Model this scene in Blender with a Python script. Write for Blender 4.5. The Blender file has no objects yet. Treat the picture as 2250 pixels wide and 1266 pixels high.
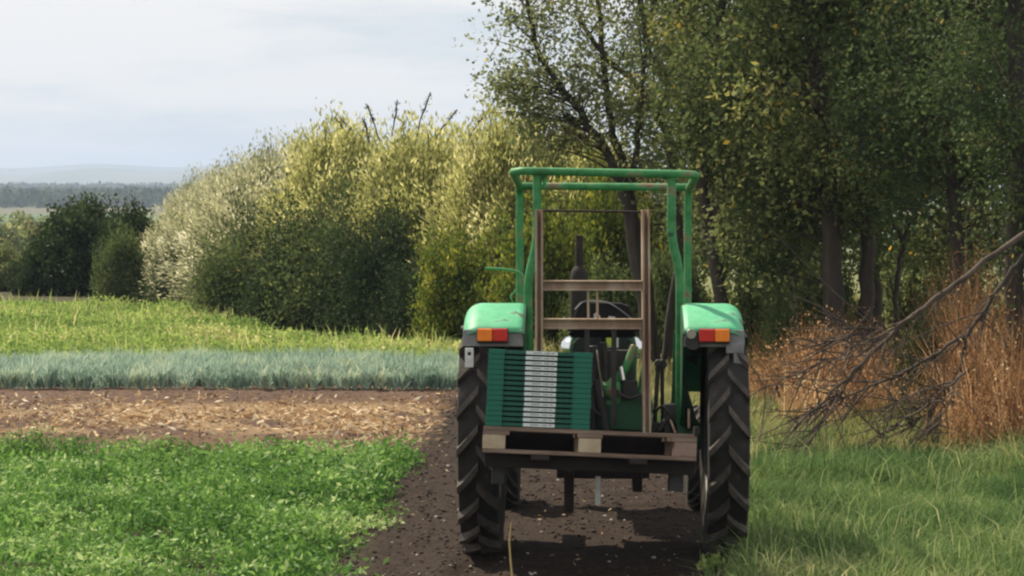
import bpy, bmesh, math, random
import numpy as np
from mathutils import Vector, Matrix, Quaternion

R = math.radians
PI = math.pi
random.seed(7)
rng = np.random.default_rng(7)
scene = bpy.context.scene
COL = scene.collection

# ------------------------------------------------------------------ camera
CAM_Z = 2.25
F = 5400.0
PITCH = math.atan(228 / F)
cam_d = bpy.data.cameras.new('camera')
cam = bpy.data.objects.new('camera', cam_d)
COL.objects.link(cam)
cam.location = (0, 0, CAM_Z)
cam.rotation_euler = (PI / 2 - PITCH, 0, 0)
cam_d.sensor_width = 36
cam_d.lens = 36 * F / 2250
cam_d.clip_end = 30000
scene.camera = cam
scene.render.resolution_x = 1024
scene.render.resolution_y = 576

# ------------------------------------------------------------------ world + sun
SUN_AZ = R(-42)      # from +Y (ahead), negative = to the left
SUN_EL = R(50)
world = bpy.data.worlds.new('World')
scene.world = world
world.use_nodes = True
nt = world.node_tree
nt.nodes.clear()
N = nt.nodes.new
out = N('ShaderNodeOutputWorld')
sky = N('ShaderNodeTexSky')
sky.sky_type = 'NISHITA'
sky.sun_disc = False
sky.sun_elevation = SUN_EL
sky.sun_rotation = SUN_AZ
sky.altitude = 50
sky.air_density = 1.0
sky.dust_density = 1.0
bg1 = N('ShaderNodeBackground'); bg1.inputs[1].default_value = 0.09
nt.links.new(sky.outputs[0], bg1.inputs[0])
tc = N('ShaderNodeTexCoord')
mp = N('ShaderNodeMapping')
mp.inputs['Scale'].default_value = (7, 7, 42)
mp.inputs['Location'].default_value = (3.1, 0.4, 0.55)
nt.links.new(tc.outputs['Generated'], mp.inputs[0])
nz = N('ShaderNodeTexNoise'); nz.inputs['Scale'].default_value = 1.0
nz.inputs['Detail'].default_value = 6; nz.inputs['Roughness'].default_value = 0.55
nt.links.new(mp.outputs[0], nz.inputs['Vector'])
cr = N('ShaderNodeValToRGB')
cr.color_ramp.elements[0].position = 0.36; cr.color_ramp.elements[0].color = (0.64, 0.705, 0.755, 1)
cr.color_ramp.elements[1].position = 0.54; cr.color_ramp.elements[1].color = (0.89, 0.87, 0.855, 1)
nt.links.new(nz.outputs[0], cr.inputs[0])
bg2 = N('ShaderNodeBackground'); bg2.inputs[1].default_value = 0.76
nt.links.new(cr.outputs[0], bg2.inputs[0])
# cloud cover: nearly complete above, thinner towards the horizon
sx = N('ShaderNodeSeparateXYZ'); nt.links.new(tc.outputs['Generated'], sx.inputs[0])
mr = N('ShaderNodeMapRange')
mr.inputs['From Min'].default_value = 0.0; mr.inputs['From Max'].default_value = 0.06
mr.inputs['To Min'].default_value = 0.85; mr.inputs['To Max'].default_value = 0.95
nt.links.new(sx.outputs['Z'], mr.inputs['Value'])
mx = N('ShaderNodeMixShader')
nt.links.new(mr.outputs[0], mx.inputs[0])
nt.links.new(bg1.outputs[0], mx.inputs[1]); nt.links.new(bg2.outputs[0], mx.inputs[2])
nt.links.new(mx.outputs[0], out.inputs[0])

sd = bpy.data.lights.new('sun', 'SUN')
sd.energy = 5.0
sd.angle = R(0.8)
sd.color = (1.0, 0.88, 0.68)
sun = bpy.data.objects.new('sun', sd)
COL.objects.link(sun)
sun.rotation_euler = Vector((math.sin(SUN_AZ) * math.cos(SUN_EL), math.cos(SUN_AZ) * math.cos(SUN_EL), math.sin(SUN_EL))).to_track_quat('Z', 'Y').to_euler()
sun.location = (0, 0, 30)

scene.view_settings.view_transform = 'Standard'
scene.view_settings.look = 'None'
scene.view_settings.gamma = 1
scene.view_settings.use_curve_mapping = False
scene.view_settings.exposure = 0.48
scene.render.engine = 'CYCLES'
cy = scene.cycles
cy.max_bounces = 5; cy.diffuse_bounces = 3; cy.glossy_bounces = 2
cy.transmission_bounces = 3; cy.transparent_max_bounces = 4; cy.volume_bounces = 0
cy.caustics_reflective = False; cy.caustics_refractive = False
cy.pixel_filter_type = 'BLACKMAN_HARRIS'
cy.filter_width = 2.3

# ------------------------------------------------------------------ helpers
def at(px, py, D):
    """world point seen at photo pixel (px,py) at ground distance Y = D"""
    a = -(py - 633) / F
    x = (px - 1125) / F
    # camera basis: forward = (0, cosP, -sinP), up = (0, sinP, cosP)
    c, s = math.cos(PITCH), math.sin(PITCH)
    fy = c + a * s
    fz = -s + a * c
    k = D / fy
    return Vector((x * k, D, CAM_Z + fz * k))

def gX(px, D):
    return at(px, 633, D).x

def top_z(py, D):
    return at(1125, py, D).z

def tag(o, label=None, cat=None, group=None, kind=None):
    if label: o['label'] = label
    if cat: o['category'] = cat
    if group: o['group'] = group
    if kind: o['kind'] = kind
    return o

def empty(name, loc=(0, 0, 0), rz=0.0):
    o = bpy.data.objects.new(name, None)
    o.empty_display_size = 0.2
    COL.objects.link(o)
    o.location = loc
    o.rotation_euler = (0, 0, rz)
    return o

def node_mat(name):
    m = bpy.data.materials.new(name)
    m.use_nodes = True
    t = m.node_tree
    for n in list(t.nodes):
        t.nodes.remove(n)
    o = t.nodes.new('ShaderNodeOutputMaterial')
    return m, t, o

def lerp_stops(ramp, stops):
    els = ramp.color_ramp.elements
    while len(els) > 1:
        els.remove(els[-1])
    els[0].position = stops[0][0]; els[0].color = (*stops[0][1], 1)
    for p, c in stops[1:]:
        e = els.new(p); e.color = (*c, 1)

def surf_mat(name, stops, rough=0.6, scale=8.0, metal=0.0, bump=0.0, bscale=60.0, detail=6, spec=0.4, stretch=(1, 1, 1)):
    m, t, o = node_mat(name)
    p = t.nodes.new('ShaderNodeBsdfPrincipled')
    tcn = t.nodes.new('ShaderNodeTexCoord')
    mpn = t.nodes.new('ShaderNodeMapping'); mpn.inputs['Scale'].default_value = stretch
    t.links.new(tcn.outputs['Object'], mpn.inputs[0])
    n = t.nodes.new('ShaderNodeTexNoise')
    n.inputs['Scale'].default_value = scale; n.inputs['Detail'].default_value = detail
    n.inputs['Roughness'].default_value = 0.65
    t.links.new(mpn.outputs[0], n.inputs['Vector'])
    r = t.nodes.new('ShaderNodeValToRGB')
    lerp_stops(r, stops)
    t.links.new(n.outputs[0], r.inputs[0])
    t.links.new(r.outputs[0], p.inputs['Base Color'])
    p.inputs['Roughness'].default_value = rough
    p.inputs['Metallic'].default_value = metal
    p.inputs['Specular IOR Level'].default_value = spec
    if bump:
        n2 = t.nodes.new('ShaderNodeTexNoise'); n2.inputs['Scale'].default_value = bscale
        n2.inputs['Detail'].default_value = 5
        t.links.new(mpn.outputs[0], n2.inputs['Vector'])
        b = t.nodes.new('ShaderNodeBump'); b.inputs['Strength'].default_value = bump
        b.inputs['Distance'].default_value = 0.01
        t.links.new(n2.outputs[0], b.inputs['Height'])
        t.links.new(b.outputs[0], p.inputs['Normal'])
    t.links.new(p.outputs[0], o.inputs[0])
    return m

def leaf_mat(name, stops, trans=0.35, rough=0.7, spec=0.12):
    m, t, o = node_mat(name)
    a = t.nodes.new('ShaderNodeAttribute'); a.attribute_name = 'tint'
    r = t.nodes.new('ShaderNodeValToRGB'); lerp_stops(r, stops)
    t.links.new(a.outputs['Fac'], r.inputs[0])
    p = t.nodes.new('ShaderNodeBsdfPrincipled')
    p.inputs['Roughness'].default_value = rough
    p.inputs['Specular IOR Level'].default_value = spec
    t.links.new(r.outputs[0], p.inputs['Base Color'])
    tr = t.nodes.new('ShaderNodeBsdfTranslucent')
    hs = t.nodes.new('ShaderNodeHueSaturation')
    hs.inputs['Hue'].default_value = 0.49; hs.inputs['Saturation'].default_value = 1.02; hs.inputs['Value'].default_value = 1.25
    t.links.new(r.outputs[0], hs.inputs['Color'])
    t.links.new(hs.outputs[0], tr.inputs[0])
    mxn = t.nodes.new('ShaderNodeMixShader'); mxn.inputs[0].default_value = trans
    t.links.new(p.outputs[0], mxn.inputs[1]); t.links.new(tr.outputs[0], mxn.inputs[2])
    t.links.new(mxn.outputs[0], o.inputs[0])
    return m

# ---- numpy meshes
def np_mesh(name, V, quads=None, tris=None, mat=None, tint=None, smooth=False):
    """V (n,3); quads (m,4); tris (k,3); tint per face (m+k)"""
    me = bpy.data.meshes.new(name)
    nq = 0 if quads is None else len(quads)
    nt_ = 0 if tris is None else len(tris)
    V = np.ascontiguousarray(V, dtype=np.float32)
    me.vertices.add(len(V)); me.vertices.foreach_set('co', V.ravel())
    loops = []
    if nq: loops.append(np.asarray(quads).ravel())
    if nt_: loops.append(np.asarray(tris).ravel())
    L = np.concatenate(loops).astype(np.int32)
    me.loops.add(len(L)); me.loops.foreach_set('vertex_index', L)
    me.polygons.add(nq + nt_)
    st = np.concatenate([np.arange(nq) * 4, nq * 4 + np.arange(nt_) * 3]).astype(np.int32)
    me.polygons.foreach_set('loop_start', st)
    if tint is not None:
        at_ = me.attributes.new('tint', 'FLOAT', 'FACE')
        at_.data.foreach_set('value', np.ascontiguousarray(tint, dtype=np.float32))
    if smooth:
        me.polygons.foreach_set('use_smooth', np.ones(nq + nt_, dtype=bool))
    me.update(calc_edges=True)
    if mat: me.materials.append(mat)
    return me

def link(name, me, parent=None, loc=None):
    o = bpy.data.objects.new(name, me)
    COL.objects.link(o)
    if parent: o.parent = parent
    if loc is not None: o.location = loc
    return o

def unit(v):
    return v / np.maximum(np.linalg.norm(v, axis=1, keepdims=True), 1e-9)

def leaf_geo(P, size, aspect=0.5, hint=None, hint_w=1.0, up=0.0):
    """rhombic leaves; returns V, quads"""
    n = len(P)
    a = rng.normal(size=(n, 3))
    a = unit(a)
    if hint is not None: a = a + hint * hint_w
    a[:, 2] += up
    a = unit(a)
    b = unit(np.cross(a, rng.normal(size=(n, 3))))
    c = np.cross(a, b)
    s = size.reshape(-1, 1)
    w = s * aspect * 0.5
    mid = P + a * s * 0.45 + c * s * 0.06
    V = np.stack([P, mid - b * w, P + a * s, mid + b * w], axis=1).reshape(-1, 3)
    Q = np.arange(n * 4).reshape(n, 4)
    return V, Q

def blade_geo(P, h, w, lean, face=None, bend=0.5):
    """curved blades: 5 verts, quad + tri. lean (n,2) horizontal offset of the tip"""
    n = len(P)
    th = rng.uniform(0, PI, n) if face is None else face
    side = np.stack([np.cos(th), np.sin(th), np.zeros(n)], 1) * (w.reshape(-1, 1) * 0.5)
    mid = P.copy(); mid[:, :2] += lean * (1 - bend) * 0.6; mid[:, 2] += h * 0.55
    tip = P.copy(); tip[:, :2] += lean; tip[:, 2] += h * (1 - 0.25 * np.minimum(np.linalg.norm(lean, axis=1) / np.maximum(h, 1e-4), 1.2))
    V = np.stack([P - side, P + side, mid + side * 0.85, mid - side * 0.85, tip], 1).reshape(-1, 3)
    i = np.arange(n) * 5
    Q = np.stack([i, i + 1, i + 2, i + 3], 1)
    T = np.stack([i + 3, i + 2, i + 4], 1)
    return V, Q, T

class Buf:
    """collects numpy pieces"""
    def __init__(s): s.V = []; s.Q = []; s.T = []; s.tq = []; s.tt = []; s.n = 0
    def add(s, V, Q=None, T=None, tq=None, tt=None):
        s.V.append(V)
        if Q is not None and len(Q): s.Q.append(Q + s.n); s.tq.append(np.full(len(Q), .5) if tq is None else tq)
        if T is not None and len(T): s.T.append(T + s.n); s.tt.append(np.full(len(T), .5) if tt is None else tt)
        s.n += len(V)
    def mesh(s, name, mat, smooth=False):
        V = np.concatenate(s.V)
        Q = np.concatenate(s.Q) if s.Q else None
        T = np.concatenate(s.T) if s.T else None
        ti = np.concatenate(s.tq + s.tt)
        return np_mesh(name, V, Q, T, mat, ti, smooth)

def tube_np(path, radii, sides=6):
    path = np.asarray(path, float); k = len(path)
    radii = np.asarray(radii, float)
    tg = np.gradient(path, axis=0); tg = unit(tg)
    ref = np.array([0.31, 0.77, 0.2]); ref /= np.linalg.norm(ref)
    a = unit(np.cross(tg, ref)); b = np.cross(tg, a)
    th = np.linspace(0, 2 * PI, sides, endpoint=False)
    ring = (np.cos(th)[None, :, None] * a[:, None, :] + np.sin(th)[None, :, None] * b[:, None, :]) * radii[:, None, None]
    V = (path[:, None, :] + ring).reshape(-1, 3)
    i = np.arange(k - 1)[:, None] * sides; j = np.arange(sides)[None, :]; j2 = (j + 1) % sides
    Q = np.stack([i + j, i + j2, i + sides + j2, i + sides + j], -1).reshape(-1, 4)
    return V, Q

def vnoise(x, y, scale, seed=0):
    """smooth 2-D value noise in [0,1]"""
    x = np.asarray(x) / scale; y = np.asarray(y) / scale
    xi = np.floor(x).astype(np.int64); yi = np.floor(y).astype(np.int64)
    fx = x - xi; fy = y - yi
    fx = fx * fx * (3 - 2 * fx); fy = fy * fy * (3 - 2 * fy)
    def hsh(a, b):
        h = (a * 374761393 + b * 668265263 + seed * 1442695041) & 0xffffffff
        h = ((h ^ (h >> 13)) * 1274126177) & 0xffffffff
        return ((h ^ (h >> 16)) & 0xffff) / 65535.0
    return (hsh(xi, yi) * (1 - fx) * (1 - fy) + hsh(xi + 1, yi) * fx * (1 - fy)
            + hsh(xi, yi + 1) * (1 - fx) * fy + hsh(xi + 1, yi + 1) * fx * fy)

def fbm(x, y, scale, seed=0, o=3):
    s = 0; a = 0.5; tot = 0
    for k in range(o):
        s = s + a * vnoise(x, y, scale / 2 ** k, seed + k * 17); tot += a; a *= 0.5
    return s / tot

def sstep(a, b, v):
    t = np.clip((v - a) / (b - a), 0, 1)
    return t * t * (3 - 2 * t)

# ------------------------------------------------------------------ terrain
def crop_edge(D):      # right border of the crop fields (world X)
    return np.interp(D, [12, 14, 16.3, 18, 20.8, 27, 36, 60], [-.98, -0.96, -0.98, -1.0, -0.85, -0.58, -0.5, -0.5])

def verge_edge(D):     # left border of the grass verge on the right
    return np.interp(D, [10, 14, 15, 18, 21, 25, 29, 40], [1.15, 1.22, 1.42, 1.52, 1.6, 1.3, -0.2, -0.5])

def base_h(x, y):
    x = np.asarray(x, float); y = np.asarray(y, float)
    h = -6.5 * sstep(58, 170, y)
    h = h + 0.05 * (fbm(x, y, 4.0, 3) - 0.5) * sstep(10, 14, y) * (1 - sstep(50, 90, y)) * (1 - np.exp(-((x - 0.56) ** 2 + (y - 15) ** 2) / 9.0))
    return h

def ground_h(x, y):
    h = base_h(x, y)
    near = 1 - sstep(30, 45, np.asarray(y, float))
    yy_ = np.asarray(y, float); xx_ = np.asarray(x, float) - 0.56 - (yy_ - 15) * 0.037
    for q in (-.738, .738):
        h = h - 0.035 * np.exp(-((xx_ - q) / 0.11) ** 4) * (1 - sstep(14.4, 14.9, yy_)) + 0.02 * np.exp(-((np.abs(xx_ - q) - .19) / 0.05) ** 2) * (1 - sstep(14.4, 14.9, yy_))
    clod = (fbm(x, y, 0.22, 5) - 0.5) * 0.05 + (fbm(x, y, 0.07, 9, 2) - 0.5) * 0.03
    return h + clod * near * (1 - 0.6 * np.exp(-((np.asarray(x) - 0.56) ** 2 + (np.asarray(y) - 15) ** 2) / 1.5))

def axis_pts(lo, f0, f1, hi, step, grow):
    a = list(np.arange(f0, f1, step))
    s = step; v = f1
    while v < hi: a.append(v); s *= grow; v += s
    a.append(hi)
    s = step; v = f0 - step; left = []
    while v > lo: left.append(v); s *= grow; v -= s
    left.append(lo)
    return np.array(left[::-1] + a)

xs = axis_pts(-2600, -4.2, 4.6, 2600, 0.04, 1.12)
ys = axis_pts(-60, 13.2, 27.5, 7000, 0.045, 1.05)
X, Y = np.meshgrid(xs, ys)
Z = ground_h(X, Y)
nx, ny = len(xs), len(ys)
V = np.stack([X, Y, Z], -1).reshape(-1, 3)
i = np.arange(ny - 1)[:, None] * nx + np.arange(nx - 1)[None, :]
Q = np.stack([i, i + 1, i + nx + 1, i + nx], -1).reshape(-1, 4)

gm, t, o = node_mat('ground_soil')
vc = t.nodes.new('ShaderNodeAttribute'); vc.attribute_name = 'zone'
tcn = t.nodes.new('ShaderNodeTexCoord')
n1 = t.nodes.new('ShaderNodeTexNoise'); n1.inputs['Scale'].default_value = 14; n1.inputs['Detail'].default_value = 8; n1.inputs['Roughness'].default_value = 0.7
t.links.new(tcn.outputs['Object'], n1.inputs['Vector'])
r1 = t.nodes.new('ShaderNodeMapRange'); r1.inputs['From Min'].default_value = 0.3; r1.inputs['From Max'].default_value = 0.7
r1.inputs['To Min'].default_value = 0.5; r1.inputs['To Max'].default_value = 1.6
t.links.new(n1.outputs[0], r1.inputs['Value'])
ml = t.nodes.new('ShaderNodeVectorMath'); ml.operation = 'SCALE'
t.links.new(vc.outputs['Color'], ml.inputs[0]); t.links.new(r1.outputs[0], ml.inputs['Scale'])
p = t.nodes.new('ShaderNodeBsdfPrincipled'); p.inputs['Roughness'].default_value = 0.9; p.inputs['Specular IOR Level'].default_value = 0.15
t.links.new(ml.outputs[0], p.inputs['Base Color'])
n2 = t.nodes.new('ShaderNodeTexNoise'); n2.inputs['Scale'].default_value = 45; n2.inputs['Detail'].default_value = 6
t.links.new(tcn.outputs['Object'], n2.inputs['Vector'])
b = t.nodes.new('ShaderNodeBump'); b.inputs['Strength'].default_value = 0.8; b.inputs['Distance'].default_value = 0.02
t.links.new(n2.outputs[0], b.inputs['Height']); t.links.new(b.outputs[0], p.inputs['Normal'])
t.links.new(p.outputs[0], o.inputs[0])
gme = np_mesh('ground', V, Q, None, gm, None, True)
# what the ground is made of, zone by zone
xv, yv = V[:, 0], V[:, 1]
wob = (fbm(xv, yv, 0.8, 21) - 0.5) * 0.5
C_ = np.tile(np.array([0.025, 0.0155, 0.011]), (len(V), 1))          # dark moist soil
def blend(mask, col):
    global C_
    C_ = C_ * (1 - mask[:, None]) + np.array(col)[None, :] * mask[:, None]
left = 1 - sstep(-0.15, 0.15, xv - crop_edge(yv) + wob * 0.3)
blend(left * sstep(20.2, 20.9, yv + wob) * (1 - sstep(27.2, 27.8, yv)), (0.10, 0.06, 0.038))   # dry stubble strip
blend(left * sstep(21.6, 22.4, yv + wob) * (1 - sstep(24.8, 25.6, yv + wob)), (0.21, 0.145, 0.085))
blend(left * sstep(25.6, 26.2, yv + wob) * (1 - sstep(27.2, 27.8, yv)), (0.1, 0.062, 0.045))
blend(left * sstep(20.9, 21.4, yv) * (1 - sstep(26, 27, yv)) * sstep(.5, .62, fbm(xv, yv, .7, 131)), (0.085, 0.052, 0.038))
blend(left * sstep(27.5, 28.2, yv), (0.055, 0.05, 0.028))
blend(left * (1 - sstep(20.2, 20.6, yv)), (0.05, 0.045, 0.028))
rightm = sstep(-0.1, 0.25, xv - verge_edge(yv) + wob * 0.4)
blend(rightm, (0.06, 0.075, 0.03))
blend(sstep(27.5, 31, yv) * sstep(0, 0.5, xv - crop_edge(yv)), (0.14, 0.15, 0.06))
far = sstep(60, 90, yv)
fcol = np.stack([vnoise(xv * 0.4, yv, 160, 31), vnoise(xv * 0.4, yv, 160, 32), vnoise(xv * .4, yv, 160, 33)], 1)
fc = np.array([0.06, 0.085, 0.045]) + fcol * np.array([0.07, 0.06, 0.03])
C_ = C_ * (1 - far[:, None]) + fc * far[:, None]
ca = gme.attributes.new('zone', 'FLOAT_COLOR', 'POINT')
ca.data.foreach_set('color', np.concatenate([C_, np.ones((len(V), 1))], 1).astype(np.float32).ravel())
tag(link('ground', gme), kind='structure')

# ------------------------------------------------------------------ far hills
def hills(name, D, depth, px0, px1, py_fn, mat, zb=-8.0, seed=1):
    n = 120; m = 8
    pxs = np.linspace(px0, px1, n)
    Vv = []
    for j in range(m):
        u = j / (m - 1)
        for q in pxs:
            top = top_z(py_fn(q), D)
            prof = math.sin(u * PI) ** 0.7 if 0 < u < 1 else 0
            x = gX(q, D)
            Vv.append((x, D - depth / 2 + depth * u, zb + (top - zb) * prof))
    Vv = np.array(Vv)
    i = np.arange(m - 1)[:, None] * n + np.arange(n - 1)[None, :]
    Qh = np.stack([i, i + 1, i + n + 1, i + n], -1).reshape(-1, 4)
    me = np_mesh(name, Vv, Qh, None, mat, None, True)
    return tag(link(name, me), kind='structure')
hill_m = surf_mat('hill_woods', [(0.3, (0.05, 0.08, 0.04)), (0.5, (0.09, 0.11, 0.05)), (0.7, (0.16, 0.16, 0.09))], 0.9, 0.004, detail=5)
def hill_line(q):
    return 358 + 6 * math.sin(q * 0.006) + 5 * math.sin(q * 0.017 + 1) + 8 * max(0, (q - 420) / 700.0) + 7 * max(0, (250 - q) / 300.0)
hills('hills', 6200, 1000, -1200, 3400, hill_line, hill_m)
def hill_line2(q):
    return 378 + 6 * math.sin(q * 0.009 + 2) + 4 * math.sin(q * 0.023)
hills('hills', 4600, 700, -1200, 3400, hill_line2, hill_m)

# ------------------------------------------------------------------ materials
M = {}
M['bark'] = surf_mat('bark', [(0.3, (0.03, 0.024, 0.02)), (0.6, (0.07, 0.055, 0.044)), (0.8, (0.12, 0.1, 0.08))], 0.9, 9, bump=0.6, bscale=30, stretch=(1, 1, .25))
M['bark_pale'] = surf_mat('bark_pale', [(0.3, (0.13, 0.10, 0.08)), (0.6, (0.27, 0.22, 0.18)), (0.8, (0.36, 0.31, 0.26))], 0.9, 9, bump=0.5, bscale=30, stretch=(1, 1, .25))
M['dead_wood'] = surf_mat('dead_wood', [(0.3, (0.05, 0.036, 0.028)), (0.6, (0.11, 0.082, 0.064)), (0.8, (0.2, 0.155, 0.125))], 0.9, 6, bump=0.4)
M['willow'] = leaf_mat('willow_leaf', [(0.0, (0.19, 0.21, 0.07)), (0.35, (0.35, 0.37, 0.13)), (0.7, (0.56, 0.55, 0.25)), (1.0, (0.82, 0.78, 0.5))], 0.55)
M['silver'] = leaf_mat('silver_willow_leaf', [(0.0, (0.17, 0.19, 0.10)), (0.35, (0.37, 0.38, 0.22)), (0.7, (0.6, 0.59, 0.4)), (1.0, (0.84, 0.82, 0.66))], 0.5)
M['yellow_leaf'] = leaf_mat('yellow_leaf', [(0.0, (0.05, 0.09, 0.02)), (0.45, (0.15, 0.2, 0.035)), (0.8, (0.33, 0.34, 0.05)), (1.0, (0.5, 0.42, 0.08))], 0.4)
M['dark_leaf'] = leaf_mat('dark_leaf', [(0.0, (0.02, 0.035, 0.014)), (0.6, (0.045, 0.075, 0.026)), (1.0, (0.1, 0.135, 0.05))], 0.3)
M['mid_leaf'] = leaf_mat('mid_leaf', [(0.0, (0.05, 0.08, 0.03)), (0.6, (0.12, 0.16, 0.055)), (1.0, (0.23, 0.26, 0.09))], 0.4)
M['tree_leaf'] = leaf_mat('tree_leaf', [(0.0, (0.045, 0.07, 0.027)), (0.4, (0.10, 0.14, 0.05)), (0.7, (0.2, 0.23, 0.085)), (0.94, (0.34, 0.34, 0.11)), (1.0, (0.6, 0.42, 0.07))], 0.4)
M['pale_tree_leaf'] = leaf_mat('pale_tree_leaf', [(0.0, (0.08, 0.11, 0.05)), (0.45, (0.18, 0.22, 0.095)), (0.85, (0.33, 0.35, 0.15)), (1.0, (0.55, 0.46, 0.12))], 0.45)
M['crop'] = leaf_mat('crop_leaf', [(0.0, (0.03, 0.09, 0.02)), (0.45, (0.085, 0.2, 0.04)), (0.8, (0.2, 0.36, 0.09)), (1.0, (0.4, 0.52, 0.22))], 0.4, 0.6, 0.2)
M['weed'] = leaf_mat('weed_leaf', [(0.0, (0.09, 0.17, 0.04)), (0.45, (0.24, 0.36, 0.09)), (0.85, (0.42, 0.48, 0.17)), (1.0, (0.68, 0.62, 0.32))], 0.45)
M['leek'] = leaf_mat('leek_leaf', [(0.0, (0.14, 0.23, 0.17)), (0.5, (0.33, 0.45, 0.37)), (0.9, (0.52, 0.62, 0.5)), (1.0, (0.62, 0.62, 0.36))], 0.4, 0.45)
M['grass'] = leaf_mat('grass_blade', [(0.0, (0.045, 0.105, 0.035)), (0.45, (0.12, 0.205, 0.065)), (0.85, (0.25, 0.32, 0.125)), (1.0, (0.5, 0.48, 0.25))], 0.42)
M['dry_grass'] = leaf_mat('dry_grass_blade', [(0.0, (0.09, 0.06, 0.03)), (0.3, (0.27, 0.15, 0.07)), (0.55, (0.43, 0.26, 0.125)), (0.85, (0.6, 0.43, 0.23)), (1.0, (0.72, 0.6, 0.38))], 0.45)
M['pale_grass'] = leaf_mat('pale_grass_blade', [(0.0, (0.12, 0.16, 0.05)), (0.5, (0.28, 0.28, 0.1)), (1.0, (0.5, 0.45, 0.22))], 0.35)
M['straw'] = leaf_mat('straw', [(0.0, (0.2, 0.11, 0.06)), (0.35, (0.42, 0.28, 0.15)), (0.7, (0.7, 0.54, 0.33)), (1.0, (0.82, 0.74, 0.56))], 0.15)
M['clod'] = surf_mat('clod', [(0.3, (0.03, 0.02, 0.015)), (0.7, (0.06, 0.041, 0.031))], 0.95, 30)
M['pebble'] = surf_mat('pebble', [(0.3, (0.3, 0.28, 0.26)), (0.7, (0.6, 0.57, 0.53))], 0.8, 30)

# ------------------------------------------------------------------ ground cover
def scatter(n, x0, x1, y0, y1, keep):
    px = rng.uniform(x0, x1, n); py = rng.uniform(y0, y1, n)
    k = keep(px, py)
    if k.dtype != bool: k = rng.uniform(0, 1, n) < k
    return px[k], py[k]

# near crop: low leafy plants, a stem with a rosette of small leaves
def crop_density(x, y):
    e = crop_edge(y) + (fbm(x, y, 0.7, 41) - 0.5) * 0.5
    d = 1 - sstep(-0.12, 0.1, x - e)
    d = d * (1 - sstep(19.5, 20.0, y + (fbm(x, y, 0.8, 43) - .5) * 0.6))
    bare = sstep(0.6, 0.66, vnoise(x, y, 0.45, 44))                     # small bare patches
    near = 1 - sstep(15.0, 16.0, y)
    return d * (1 - 0.85 * bare * near) * (1 - 0.75 * sstep(.6, .75, vnoise(x, y, .33, 45)))
def crop_height(x, y):
    h = 0.04 + 0.24 * fbm(x, y, 0.5, 46) ** 1.5
    furrow = np.exp(-((y - 18.75 - 0.3 * (vnoise(x, y, 1.5, 47) - .5)) / 0.5) ** 4) * sstep(-3.6, -2.8, x) * (1 - sstep(-1.8, -1.3, x))
    h2 = h * (1 - 0.85 * furrow)
    back = np.exp(-((y - 19.6) / 0.3) ** 2)
    return (h2 + 0.07 * back) * (1 - 0.55 * sstep(-0.25, 0.1, x - crop_edge(y)))
bf = Buf()
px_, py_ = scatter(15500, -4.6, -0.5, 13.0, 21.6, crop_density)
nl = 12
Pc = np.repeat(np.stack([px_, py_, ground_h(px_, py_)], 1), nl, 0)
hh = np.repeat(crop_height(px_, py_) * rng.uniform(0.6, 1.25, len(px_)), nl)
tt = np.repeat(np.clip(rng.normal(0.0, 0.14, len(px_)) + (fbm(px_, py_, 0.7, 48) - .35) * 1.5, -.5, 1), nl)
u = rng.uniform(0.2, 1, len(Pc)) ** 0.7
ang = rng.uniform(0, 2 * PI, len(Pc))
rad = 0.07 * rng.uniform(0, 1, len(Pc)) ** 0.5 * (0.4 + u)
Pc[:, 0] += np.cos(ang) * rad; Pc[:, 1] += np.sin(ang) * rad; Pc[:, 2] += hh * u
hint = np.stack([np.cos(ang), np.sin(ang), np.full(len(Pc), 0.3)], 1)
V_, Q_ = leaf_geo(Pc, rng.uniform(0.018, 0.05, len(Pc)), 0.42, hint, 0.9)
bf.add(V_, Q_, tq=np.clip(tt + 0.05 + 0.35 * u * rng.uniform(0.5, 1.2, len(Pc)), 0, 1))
# stems
n = len(px_)
Vb, Qb, Tb = blade_geo(np.stack([px_, py_, ground_h(px_, py_) - 0.01], 1), crop_height(px_, py_), np.full(n, 0.006), rng.normal(0, 0.03, (n, 2)))
bf.add(Vb, Qb, Tb, rng.uniform(0.2, .6, n), rng.uniform(0.2, .6, n))
px_, py_ = scatter(900, -4.6, -0.7, 13.0, 20.4, crop_density)
m = 26
Pc = np.repeat(np.stack([px_, py_, ground_h(px_, py_)], 1), m, 0)
rc = np.repeat(rng.uniform(.05, .13, len(px_)), m)
Pc += np.clip(rng.normal(0, 1, Pc.shape), -1.6, 1.6) * np.stack([rc, rc, rc * 0], 1)
Pc[:, 2] += rng.uniform(0.05, 1, len(Pc)) * np.repeat(rng.uniform(.12, .26, len(px_)), m)
V_, Q_ = leaf_geo(Pc, rng.uniform(.03, .07, len(Pc)), .42)
bf.add(V_, Q_, tq=np.clip(np.repeat(rng.uniform(.25, .95, len(px_)), m) + rng.normal(0, .12, len(Pc)), 0, 1))
tag(link('crop_plants', bf.mesh('crop_plants', M['crop'])), 'low bright green leafy crop growing in the field beside the dark track', 'crop', kind='stuff')

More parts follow.
